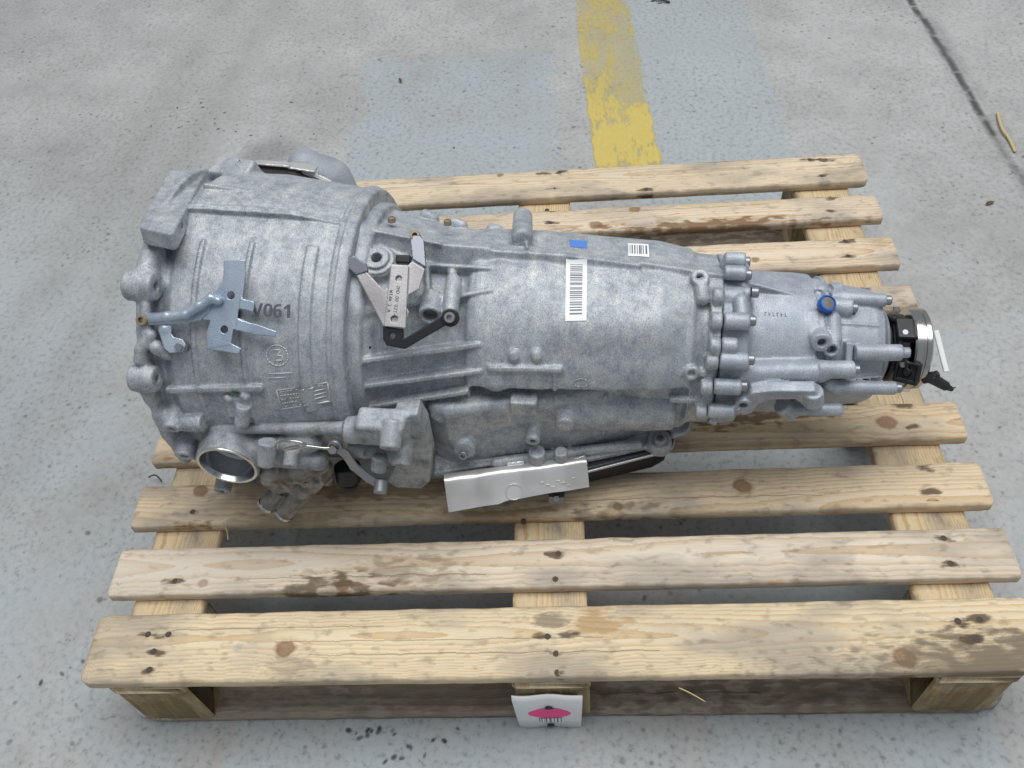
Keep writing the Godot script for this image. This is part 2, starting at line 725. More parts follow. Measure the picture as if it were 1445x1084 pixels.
func make_floor():
	var size := 2048
	var small := 512
	var im := Image.create(small, small, false, Image.FORMAT_RGB8)
	var n1 := noise(1.1, 3, 5)
	var n2 := noise(5.0, 4, 5)
	var n3 := noise(26.0, 8, 3)
	for j in small:
		for i in small:
			var x := -2.0 + 4.0 * i / small
			var z := -2.4 + 4.0 * j / small
			var a := n1.get_noise_2d(x, z)
			var b := n2.get_noise_2d(x, z)
			var c := n3.get_noise_2d(x, z)
			var v := 0.682 + 0.06 * a + 0.045 * b + 0.022 * c
			var col := Color(v * 1.0, v * 0.995, v * 0.985)
			# remains of pale blue-grey paint
			var paint := 0.0
			var w := 0.03 * b + 0.02 * c
			if x + w > -0.46 and x + w < 0.02 and z + w > -1.21 and z < 0.8:
				paint = 0.75
			elif x + w * 0.5 > 0.2 and x + w * 0.4 < 0.56 + 0.02 * z and z < 0.8:
				paint = 0.7
			paint *= clampf(0.95 + 0.7 * b + 0.5 * a, 0.25, 1.0)
			paint = maxf(paint, clampf(0.55 * smoothstep(-0.5, -1.0, x) + 0.7 * b + 0.3 * a, 0.0, 0.6) * smoothstep(-1.1, -0.1, z))
			paint = maxf(paint, clampf(0.2 + 0.9 * b, 0.0, 0.55) * smoothstep(0.3, 0.5, z))
			col = col.lerp(Color(0.652, 0.684, 0.700), paint)
			# tyre rubbed tracks
			var tr := absf(x + 0.92 + 0.10 * (z + 1.0)) - 0.07
			col = col.lerp(Color(0.50, 0.49, 0.475), 0.35 * clampf(1.0 - absf(tr) / 0.09, 0.0, 1.0) * clampf(0.6 + 1.2 * b, 0.0, 1.0))
			var sp := Vector2(x + 0.66, (z + 0.83) * 1.4).length() + 0.05 * b
			col = col.lerp(Color(0.43, 0.43, 0.43), 0.4 * smoothstep(0.11, 0.03, sp))
			sp = Vector2(x + 0.95, z + 0.1).length() + 0.12 * b
			col = col.lerp(Color(0.55, 0.56, 0.57), 0.15 * smoothstep(0.16, 0.05, sp))
			# the joint and what lies in it
			var jx := 0.958 + 0.03 * (z + 1.4) + 0.008 * b
			var crack := smoothstep(0.012, 0.003, absf(x - jx)) * clampf(1.1 + 1.6 * c, 0.2, 1.0)
			col = col.lerp(Color(0.2, 0.2, 0.2), crack * (0.7 if z < -0.75 else 0.3))
			col = col.lerp(Color(0.4, 0.4, 0.4), 0.35 * smoothstep(0.045, 0.0, absf(x - jx - 0.01)) * clampf(0.5 + 2.0 * b, 0.0, 1.0))
			im.set_pixel(i, j, col)
	im.resize(size, size, Image.INTERPOLATE_CUBIC)
	var r := RandomNumberGenerator.new()
	r.seed = 44
	var clumps := noise(2.2, 17, 3)
	for k in 15000:      # worn-out dark aggregate
		var x := r.randf_range(-2.0, 2.0)
		var z := r.randf_range(-2.4, 1.2)
		var d := clumps.get_noise_2d(x, z) + 0.35 * smoothstep(-0.1, -0.3, absf(x + 0.1) - 0.6)
		if r.randf() > 0.5 + 1.3 * d:
			continue
		stamp(im, x, z, r.randf_range(0.0012, 0.0040) * (1.5 if r.randf() < 0.06 else 1.0), r.randf_range(0.5, 1.0), r.randf_range(0.06, 0.36), r)
	# drops of oil
	for c in [[Vector3(-0.8063, 0.0000, -0.9928), 26, 0.14, 1.0], [Vector3(-1.2175, 0.0000, -1.0340), 12, 0.08, 0.7], [Vector3(-0.5820, 0.0000, -0.8968), 8, 0.06, 0.8], [Vector3(-0.4128, 0.0000, -0.7920), 6, 0.06, 0.8], [Vector3(-0.9855, 0.0000, -1.0107), 6, 0.05, 0.6], [Vector3(-0.7105, 0.0000, 0.4131), 7, 0.03, 1.0], [Vector3(-0.7405, 0.0000, 0.3744), 3, 0.02, 0.8], [Vector3(-0.2564, 0.0000, 0.5115), 9, 0.022, 1.2], [Vector3(-0.2085, 0.0000, 0.5473), 5, 0.02, 1.1], [Vector3(-0.1520, 0.0000, 0.5293), 5, 0.03, 0.9], [Vector3(0.3155, 0.0000, -1.4207), 5, 0.02, 1.5]]:
		for k in c[1]:
			stamp(im, c[0].x + r.randfn(0, c[2]), c[0].z + r.randfn(0, c[2] * 0.3), r.randf_range(0.0015, 0.0052) * c[3], r.randf_range(0.4, 0.8), r.randf_range(0.45, 0.9), r)
	im.generate_mipmaps()
	var m := StandardMaterial3D.new()
	m.albedo_texture = ImageTexture.create_from_image(im)
	m.roughness = 0.78
	m.metallic_specular = 0.35
	m.detail_enabled = true
	m.detail_blend_mode = BaseMaterial3D.BLEND_MODE_MUL
	m.detail_albedo = ntex(noise(0.05, 51, 6, 0.65), ramp([[205, 205, 206], [238, 238, 239], [250, 250, 250], [255, 255, 255]], [0.13, 0.3, 0.5, 0.75]), 1024)
	m.detail_uv_layer = BaseMaterial3D.DETAIL_UV_2
	m.uv2_scale = Vector3(5.3, 5.3, 1)
	m.heightmap_enabled = true
	m.heightmap_texture = m.detail_albedo
	m.heightmap_scale = 0.008
	var st := SurfaceTool.new()
	st.begin(Mesh.PRIMITIVE_TRIANGLES)
	for c in [[-8, -8], [8, -8], [8, 8], [-8, -8], [8, 8], [-8, 8]]:
		var uv := Vector2((c[0] + 2.0) / 4.0, (c[1] + 2.4) / 4.0)
		st.set_uv(uv)
		st.set_uv2(uv)
		st.set_normal(Vector3.UP)
		st.add_vertex(Vector3(c[0], 0, c[1]))
	var f := mi(self, "floor", st.commit(), m)
	meta(f, "grey worn concrete workshop floor with oil drops and faded paint", "", "", "structure")
	# the yellow line, worn through in places
	var yl := Image.create(128, 1536, false, Image.FORMAT_RGBA8)
	var y1 := noise(0.022, 61, 5)
	var y2 := noise(0.11, 62, 3)
	for j in 1536:
		var z := -1.9 + 3.0 * j / 1536.0
		var keep := 0.42 + 0.42 * smoothstep(-1.1, -0.8, z) - 2.0 * smoothstep(-0.74, -0.62, z)
		if z < -1.35:
			keep += 0.18
		for i in 128:
			var a := y1.get_noise_2d(i, j * 0.6) * 0.9 + y2.get_noise_2d(i * 1.2, j * 0.55) * 0.45
			var edge := minf(i, 127 - i) / 128.0
			var al := smoothstep(-0.45, 0.42, a + keep - 0.4) * smoothstep(0.0, 0.05, edge + a * 0.06)
			if z > -1.25 and z < -0.95 and i > 70:
				al *= 0.6
			if i < 34 and z > -1.3 and z < -0.6:
				al = minf(al + 0.25, 1.0)
			al = maxf(al, 0.5 * smoothstep(0.0, 0.09, edge + a * 0.05) * (1.0 - smoothstep(-0.74, -0.62, z)))
			var c := 0.5 + 0.5 * y2.get_noise_2d(j, i)
			yl.set_pixel(i, j, Color(0.82 + 0.03 * c, 0.73 + 0.04 * c, 0.34 + 0.14 * c, al * (0.62 + 0.25 * smoothstep(-1.2, -0.85, z))))
	var ym := pic(yl, 0.6)
	ym.transparency = BaseMaterial3D.TRANSPARENCY_ALPHA
	st = SurfaceTool.new()
	st.begin(Mesh.PRIMITIVE_TRIANGLES)
	for c in [[0, 0], [1, 0], [1, 1], [0, 0], [1, 1], [0, 1]]:
		st.set_uv(Vector2(c[0], c[1]))
		st.set_normal(Vector3.UP)
		var z: float = -1.9 + 3.0 * c[1]
		st.add_vertex(Vector3(0.066 + c[0] * 0.152 + (z + 1.9) * 0.036, 0.001, z))
	mi(f, "yellow_line", st.commit(), ym)


func stamp(im: Image, x: float, z: float, rad: float, squash: float, dark: float, r: RandomNumberGenerator):
	var s := im.get_width() / 4.0
	var cx := (x + 2.0) * s
	var cy := (z + 2.4) * s
	var rp := rad * s
	var turn := r.randf_range(0, PI)
	var k := int(ceil(rp + 1.0))
	for j in range(-k, k + 1):
		for i in range(-k, k + 1):
			var px := int(cx) + i
			var py := int(cy) + j
			if px < 0 or py < 0 or px >= im.get_width() or py >= im.get_height():
				continue
			var d := Vector2(px + 0.5 - cx, py + 0.5 - cy).rotated(turn)
			d.y /= squash
			var a := clampf((rp - d.length()) * 0.8 + 0.4, 0.0, 1.0) * dark
			if a > 0.01:
				im.set_pixel(px, py, im.get_pixel(px, py).lerp(Color(0.17, 0.18, 0.19), a))


# ---------------------------------------------------------------- pallet

# wood of a board L x W m: growth rings of a log cut lengthwise, knots, stains [x, z, rx, rz, strength, r, g, b]
func wood(L: float, W: float, sd: int, tone: Array, knots: Array, stains: Array, px := 1024) -> StandardMaterial3D:
	var h := maxi(24, int(px * W / L * 1.3))
	var im := Image.create(px, h, false, Image.FORMAT_RGB8)
	var r := RandomNumberGenerator.new()
	r.seed = sd
	var nw := noise(1.0, sd, 3)
	var nf := noise(1.0, sd + 50, 2)
	var nd := noise(1.0, sd + 99, 5)
	var pith := Vector2(r.randf_range(-0.6, 0.6) * W, r.randf_range(0.01, 0.05))
	var pitch := r.randf_range(0.0028, 0.0046)
	var light := Color(tone[0] / 255.0, tone[1] / 255.0, tone[2] / 255.0)
	var late := light * Color(0.84, 0.73, 0.59)
	var grey := Color(0.56, 0.53, 0.50)
	for j in h:
		var z0 := (float(j) / h - 0.5) * W
		for i in px:
			var x := (float(i) / px - 0.5) * L
			var z := z0
			var knot := 0.0
			var kd := 9.0
			for k in knots:
				var d := Vector2((x - k[0]) * 0.85, z0 - k[1])
				var l := d.length() * (1.0 + 0.35 * nd.get_noise_2d(x * 40.0, z0 * 40.0))
				var rr: float = k[2] * 0.78
				if l < rr * 5.0:
					z += (z0 - k[1]) / maxf(l, 0.001) * -rr * 0.9 * exp(-l * l / (rr * rr * 5.0))
				if l < rr:
					knot = 1.0
					kd = l / rr
				elif l < rr * 1.35:
					knot = maxf(knot, (1.35 - l / rr) / 0.35 * 0.6)
			var wav := nw.get_noise_2d(x * 1.7, z * 7.0)
			var dist := Vector2(z - pith.x + wav * 0.008, pith.y + 0.012 * nw.get_noise_2d(x * 0.9 + 40.0, 3.0)).length()
			var ring := dist / pitch
			var fr := ring - floorf(ring)
			var lt := pow(fr, 2.5) * 0.75
			var fib := nf.get_noise_2d(x * 22.0, z0 * 900.0)
			var c := light.lerp(late, clampf(lt * 0.8 + 0.15 * fib, 0.0, 1.0))
			c = c * (1.0 + 0.07 * fib + 0.05 * wav)
			var g := nd.get_noise_2d(x * 3.2, z0 * 9.0)
			c = c.lerp(grey, clampf((g - 0.02) * 1.15, 0.0, 0.5))
			var g2 := nd.get_noise_2d(x * 26.0 + 9.0, z0 * 60.0)
			c = c * (1.0 - 0.16 * clampf((g2 - 0.22) * 2.4, 0.0, 1.0))
			var ed := W * 0.5 - absf(z0)
			if ed < 0.006:
				c = c.lerp(Color(0.46, 0.41, 0.35), 0.35 * (1.0 - ed / 0.006) * clampf(0.7 + g2 * 2.0, 0.0, 1.0))
			if knot > 0.0:
				var kc := Color(0.47, 0.33, 0.22).lerp(Color(0.33, 0.23, 0.16), clampf(0.5 + 0.5 * sin(kd * 18.0), 0.0, 1.0) * 0.5)
				c = c.lerp(kc, knot * 0.55)
			for s in stains:
				var d := Vector2((x - s[0]) / s[2], (z0 - s[1]) / s[3]).length()
				if d < 1.6:
					c = c.lerp(Color(s[5], s[6], s[7]), s[4] * smoothstep(1.25, 0.2, d + g * 0.9 + g2 * 1.5 + 0.25 * fib))
			im.set_pixel(i, j, c)
	# splits along the grain
	for k in r.randi_range(1, 3):
		var x0 := r.randf_range(0, 0.6) * px
		var y := r.randf_range(0.2, 0.8) * h
		for i in int(r.randf_range(0.15, 0.4) * px):
			y += r.randf_range(-0.12, 0.12)
			var xx := int(x0) + i
			if xx < px and y > 0 and y < h - 1:
				im.set_pixel(xx, int(y), im.get_pixel(xx, int(y)).lerp(Color(0.30, 0.23, 0.17), 0.5))
	var m := pic(im, 0.72)
	m.metallic_specular = 0.3
	m.heightmap_enabled = true
	m.heightmap_texture = m.albedo_texture
	m.heightmap_scale = 0.05
	return m


func board(L: float, W: float, T: float, sd: int, corner := 0.004, jag := 0.0006) -> ArrayMesh:   # along x, top at y = 0, edges slightly uneven
	var r := RandomNumberGenerator.new()
	r.seed = sd * 7 + 1
	var st := SurfaceTool.new()
	st.begin(Mesh.PRIMITIVE_TRIANGLES)
	var xs := []
	for s in [0.0, 0.002, 0.005, 0.009, 0.014]:
		xs.append(-L / 2 + s)
	for k in range(1, 40):
		xs.append(-L / 2 + 0.014 + (L - 0.028) * k / 40.0)
	for s in [0.014, 0.009, 0.005, 0.002, 0.0]:
		xs.append(L / 2 - s)
	var rows := []
	var c := 0.0022
	for x in xs:
		var e: float = minf(x + L / 2, L / 2 - x)
		var cut := 0.0
		if e < corner:
			cut = corner - sqrt(maxf(corner * corner - (corner - e) ** 2, 0.0))
		var dr := 0.0015 if e < 0.001 else 0.0
		var a := W / 2 - cut + r.randf_range(-jag, jag)
		var b := W / 2 - cut + r.randf_range(-jag, jag)
		var top := r.randf_range(-0.0003, 0.0003) - dr
		var w := r.randf_range(0.7, 1.6) * c
		rows.append([Vector3(x, top - w, -a), Vector3(x, top, -a + w), Vector3(x, top, b - w), Vector3(x, top - w, b), Vector3(x, -T + c, b), Vector3(x, -T, b - c), Vector3(x, -T, -a + c), Vector3(x, -T + c, -a)])
	var uvv := [0.03, 0.0, 1.0, 0.97, 0.86, 0.8, 0.2, 0.14]
	for i in rows.size() - 1:
		for k in 8:
			var k2 := (k + 1) % 8
			var va: float = (rows[i][k].z / W + 0.5) if k < 4 else uvv[k]
			var vb: float = (rows[i][k2].z / W + 0.5) if k2 < 4 else uvv[k2]
			for t in [[i, k, va], [i + 1, k2, vb], [i + 1, k, va], [i, k, va], [i, k2, vb], [i + 1, k2, vb]]:
				var p: Vector3 = rows[t[0]][t[1]]
				st.set_uv(Vector2(p.x / L + 0.5, clampf(t[2], 0.01, 0.99)))
				st.add_vertex(p)
	for end in [0, rows.size() - 1]:
		for k in range(1, 7):
			for n in ([0, k + 1, k] if end else [0, k, k + 1]):
				var p: Vector3 = rows[end][n]
				st.set_uv(Vector2((0.004 if end == 0 else 0.996) + p.y * 0.3, p.z / W + 0.5))
				st.add_vertex(p)
	st.set_smooth_group(-1)
	st.generate_normals()
	return st.commit()


func make_pallet():
	var pal := Node3D.new()
	add(self, pal, "wooden_pallet")
	meta(pal, "worn pale pine pallet carrying the gearbox, its middle top board gone", "pallet")
	var top := 0.1593
	var T := 0.0175
	# rows: far edge z, near edge z, seed, colour, knots (world), stains (world), nails (world)
	var dark := [0.36, 0.32, 0.28]
	var rows := [
		[-0.4985, -0.416, 1, [217, 201, 177], [[Vector3(-0.0836, 0.1590, -0.4926), 0.007]], [[Vector3(0.5635, 0.1590, -0.4389), 0.05, 0.03, 0.3, 0.5, 0.45, 0.38]], [Vector3(0.0046, 0.1590, -0.4894), Vector3(0.0321, 0.1590, -0.4892), Vector3(0.0190, 0.1590, -0.4406), Vector3(0.5059, 0.1590, -0.4869), Vector3(0.5330, 0.1590, -0.4845), Vector3(0.5179, 0.1590, -0.4365), Vector3(0.1928, 0.1590, -0.4241)]],
		[-0.378, -0.312, 2, [216, 200, 179], [[Vector3(0.0932, 0.1590, -0.3311), 0.012], [Vector3(0.1664, 0.1590, -0.3709), 0.010]], [[Vector3(0.2951, 0.1590, -0.3197), 0.22, 0.01, 0.7, 0.42, 0.3, 0.2], [Vector3(0.1742, 0.1590, -0.3884), 0.3, 0.02, 0.3, 0.72, 0.6, 0.36]], [Vector3(0.0062, 0.1590, -0.3794), Vector3(0.0123, 0.1590, -0.3430), Vector3(0.5199, 0.1590, -0.3727), Vector3(0.5146, 0.1590, -0.3356)]],
		[-0.264, -0.194, 3, [219, 202, 179], [[Vector3(0.3618, 0.1590, -0.2207), 0.007]], [[Vector3(0.5735, 0.1590, -0.2434), 0.02, 0.02, 0.35, 0.62, 0.5, 0.36]], [Vector3(0.5205, 0.1590, -0.2562), Vector3(0.5170, 0.1590, -0.2188)]],
		[-0.146, -0.089, 4, [216, 200, 183], [], [[Vector3(0.5819, 0.1590, -0.0960), 0.09, 0.012, 0.6, 0.42, 0.37, 0.28]], [Vector3(0.5218, 0.1590, -0.1384)]],
		[0.098, 0.163, 5, [214, 194, 165], [[Vector3(0.4920, 0.1590, 0.1313), 0.014]], [[Vector3(0.2620, 0.1590, 0.1084), 0.13, 0.02, 0.65, 0.36, 0.29, 0.2], [Vector3(-0.5767, 0.1590, 0.1527), 0.012, 0.008, 0.7, 0.55, 0.4, 0.2]], [Vector3(0.5203, 0.1590, 0.1414), Vector3(0.5221, 0.1590, 0.1041)]],
		[0.204, 0.2735, 6, [220, 201, 173], [[Vector3(0.2714, 0.1590, 0.2326), 0.013], [Vector3(-0.5084, 0.1590, 0.2143), 0.011], [Vector3(0.0977, 0.1590, 0.2602), 0.007]], [[Vector3(0.1248, 0.1590, 0.2633), 0.07, 0.012, 0.55, 0.4, 0.36, 0.32], [Vector3(-0.0721, 0.1590, 0.2639), 0.08, 0.008, 0.4, 0.5, 0.36, 0.24], [Vector3(-0.5162, 0.1590, 0.2756), 0.04, 0.008, 0.7, 0.34, 0.22, 0.12], [Vector3(-0.2168, 0.1590, 0.2218), 0.14, 0.012, 0.45, 0.4, 0.33, 0.26], [Vector3(-0.3749, 0.1590, 0.2695), 0.1, 0.008, 0.35, 0.4, 0.36, 0.3]], [Vector3(0.5233, 0.1590, 0.2134), Vector3(0.5182, 0.1590, 0.2490), Vector3(-0.0333, 0.1590, 0.2798), Vector3(-0.5122, 0.1590, 0.2501)]],
		[0.308, 0.3795, 7, [222, 208, 189], [[Vector3(-0.2749, 0.1590, 0.3711), 0.011], [Vector3(-0.4690, 0.1590, 0.3624), 0.007], [Vector3(0.2730, 0.1590, 0.3897), 0.008]], [[Vector3(-0.5093, 0.1590, 0.3488), 0.16, 0.05, 0.4, 0.8, 0.77, 0.72], [Vector3(-0.2789, 0.1590, 0.3700), 0.06, 0.014, 0.7, 0.34, 0.28, 0.22], [Vector3(-0.3689, 0.1590, 0.3812), 0.04, 0.008, 0.5, 0.42, 0.38, 0.32], [Vector3(-0.1986, 0.1590, 0.3563), 0.07, 0.02, 0.4, 0.45, 0.38, 0.3], [Vector3(0.2778, 0.1590, 0.3878), 0.03, 0.012, 0.5, 0.66, 0.46, 0.24]], [Vector3(-0.5095, 0.1590, 0.3593), Vector3(0.0138, 0.1590, 0.3313), Vector3(0.0094, 0.1590, 0.3685), Vector3(0.5187, 0.1590, 0.3220), Vector3(0.5169, 0.1590, 0.3588)]],
		[0.406, 0.4995, 8, [224, 207, 177], [[Vector3(-0.3385, 0.1590, 0.4572), 0.013], [Vector3(0.4274, 0.1590, 0.4807), 0.015]], [[Vector3(0.4678, 0.1590, 0.4927), 0.17, 0.034, 0.5, 0.38, 0.34, 0.29], [Vector3(0.5653, 0.1590, 0.4812), 0.09, 0.03, 0.42, 0.38, 0.34, 0.29], [Vector3(-0.4017, 0.1590, 0.4533), 0.02, 0.006, 0.4, 0.5, 0.55, 0.62], [Vector3(0.0720, 0.1590, 0.4317), 0.035, 0.02, 0.45, 0.6, 0.45, 0.28], [Vector3(-0.3262, 0.1590, 0.4851), 0.03, 0.02, 0.35, 0.45, 0.4, 0.36], [Vector3(0.0048, 0.1590, 0.4256), 0.02, 0.008, 0.5, 0.4, 0.36, 0.32]], [Vector3(-0.5258, 0.1590, 0.4348), Vector3(-0.4979, 0.1590, 0.4353), Vector3(-0.5116, 0.1590, 0.4581), Vector3(-0.5103, 0.1590, 0.4823), Vector3(-0.0018, 0.1590, 0.4472), Vector3(0.0206, 0.1590, 0.4457), Vector3(0.0085, 0.1590, 0.4695), Vector3(0.0099, 0.1590, 0.4936), Vector3(0.5026, 0.1590, 0.4363), Vector3(0.5291, 0.1590, 0.4350), Vector3(0.5174, 0.1590, 0.4593)]]]
	var nail := CylinderMesh.new()
	nail.top_radius = 0.0042
	nail.bottom_radius = 0.0042
	nail.height = 0.003
	nail.radial_segments = 10
	nail.rings = 1
	for b in rows:
		var zc: float = (b[0] + b[1]) * 0.5
		var W: float = b[1] - b[0]
		var knots := []
		var stains := []
		for k in b[4]:
			knots.append([k[0].x, k[0].z - zc, k[1]])
		for s in b[5]:
			stains.append([s[0].x, s[0].z - zc, s[1], s[2], s[3], s[4], s[5], s[6]])
		for nl in b[6]:
			stains.append([nl.x, nl.z - zc, 0.013, 0.005, 0.75, 0.3, 0.25, 0.2])
		var o := mi(pal, "top_board", board(1.2, W, T, b[2], 0.014 if b[2] in [1, 8] else 0.004), wood(1.2, W, b[2], b[3], knots, stains), Transform3D(Basis(), Vector3(0, top, zc)))
		for nl in b[6]:
			mi(o, "nail", nail, M.nail, Transform3D(Basis(), Vector3(nl.x, -0.0014, nl.z - zc)))
	# cross boards, blocks and skids
	var cross := wood(1.0, 0.1, 31, [208, 188, 154], [], [], 768)
	var block := wood(0.16, 0.1, 33, [170, 154, 122], [], [[0.0, 0.02, 0.06, 0.03, 0.5, 0.4, 0.33, 0.22]], 192)
	var skid := wood(1.2, 0.1, 35, [176, 166, 152], [[0.2, 0.0, 0.014]], [[0, 0, 0.5, 0.08, 0.4, 0.36, 0.32, 0.28], [-0.588, 0.03, 0.035, 0.03, 0.95, 0.8, 0.81, 0.82], [0.588, 0.02, 0.03, 0.04, 0.7, 0.68, 0.67, 0.66], [0.35, 0.03, 0.3, 0.05, 0.5, 0.42, 0.37, 0.32]], 768)
	for x in [-0.519, 0.001, 0.517]:
		mi(pal, "cross_board", board(1.0, 0.098, T, 40 + int(x * 10), 0.003), cross, Transform3D(Basis(Vector3(0, 0, -1), Vector3.UP, Vector3(1, 0, 0)), Vector3(x, top - T - 0.0006, 0.0)))
		for z in [-0.435, 0.0, 0.435]:
			mi(pal, "block", board(0.096, 0.125, 0.1054, 60 + int(x * 10) + int(z * 100), 0.004, 0.0008), block, Transform3D(Basis(), Vector3(x, top - 2 * T - 0.0012, z)))
	for z in [-0.445, 0.0, 0.445]:
		mi(pal, "bottom_board", board(1.19, 0.1, 0.018, 80 + int(z * 10), 0.03), skid, Transform3D(Basis(), Vector3(0, 0.0182, z)))
	# the card stapled to the middle block, folded over the front board
	var card := Node3D.new()
	add(pal, card, "card")
	card.position = Vector3(-0.0055, 0.0, 0.5025)
	var st := SurfaceTool.new()
	st.begin(Mesh.PRIMITIVE_TRIANGLES)
	var prof := [[0.106, 0.0010], [0.1135, 0.0016], [0.1125, 0.0042], [0.107, 0.0066], [0.075, 0.0072], [0.035, 0.0066], [0.003, 0.0060], [0.003, 0.0046], [0.035, 0.0050], [0.075, 0.0056], [0.106, 0.0010]]
	for k in prof.size() - 1:
		for s in 12:
			for c in [[0, 0], [1, 0], [1, 1], [0, 0], [1, 1], [0, 1]]:
				var p: Array = prof[k + c[1]]
				var f: float = (s + c[0]) / 12.0
				var wid: float = 0.0448 - 0.0035 * (0.112 - p[0]) / 0.11
				st.add_vertex(Vector3((f - 0.5) * 2.0 * wid, p[0] - 0.003 * absf(f - 0.5), p[1] + 0.001 * sin(f * 9.0)))
	st.set_smooth_group(-1)
	st.generate_normals()
	var cm := plain([232, 232, 232], 0.35)
	mi(card, "plastic_sheet", st.commit(), cm)
	var ell := CylinderMesh.new()
	ell.top_radius = 0.5
	ell.bottom_radius = 0.5
	ell.height = 0.0006
	ell.radial_segments = 36
	mi(card, "pink_sticker", ell, M.pink, Transform3D(Basis(Vector3(0.056, 0, 0), Vector3(0, 0, 1), Vector3(0, -0.033, 0)), Vector3(0.001, 0.062, 0.0077)))
	mi(card, "barcode", quad_mesh(0.034, 0.015), barcode(96, 40, false, 5, 0.0), Transform3D(Basis(), Vector3(0.002, 0.034, 0.0074)))
	for y in [0.082, 0.012]:
		S = []
		var sm := SphereMesh.new()
		sm.radius = 0.5
		sm.height = 1.0
		sm.radial_segments = 12
		sm.rings = 6
		mi(card, "staple", sm, M.black, Transform3D(Basis(Vector3(0.011, 0, 0), Vector3(0, 0.008, 0), Vector3(0, 0, 0.003)), Vector3(0.001, y, 0.0072 + 0.012 * (y - 0.012))))


func quad_mesh(w: float, h: float) -> QuadMesh:
	var m := QuadMesh.new()
	m.size = Vector2(w, h)
	return m


# ---------------------------------------------------------------- gearbox. x runs along the shaft from the engine to the output, y up, z to the near side; the axis is the origin.

func make_gearbox():
	gearbox = Node3D.new()
	add(self, gearbox, "gearbox")
	meta(gearbox, "used grey cast aluminium car gearbox lying along the pallet", "gearbox")
	var b := Basis(Vector3(0.99535, -0.02724, 0.09243), Vector3(0.02713, 0.99963, 0.00252), Vector3(-0.09247, 0.0, 0.99572))
	gearbox.transform = Transform3D(b, Vector3(-0.545, 0.3593, 0.045) - b * OFF)
	bell()
	main_case()
	lower_case()
	transfer_case()
	tail_cover()
	output_flange()
	front_differential()
	pump_knuckle()
	shift_bracket()
	cable_bracket()
	heat_shield()
	axle_cover()


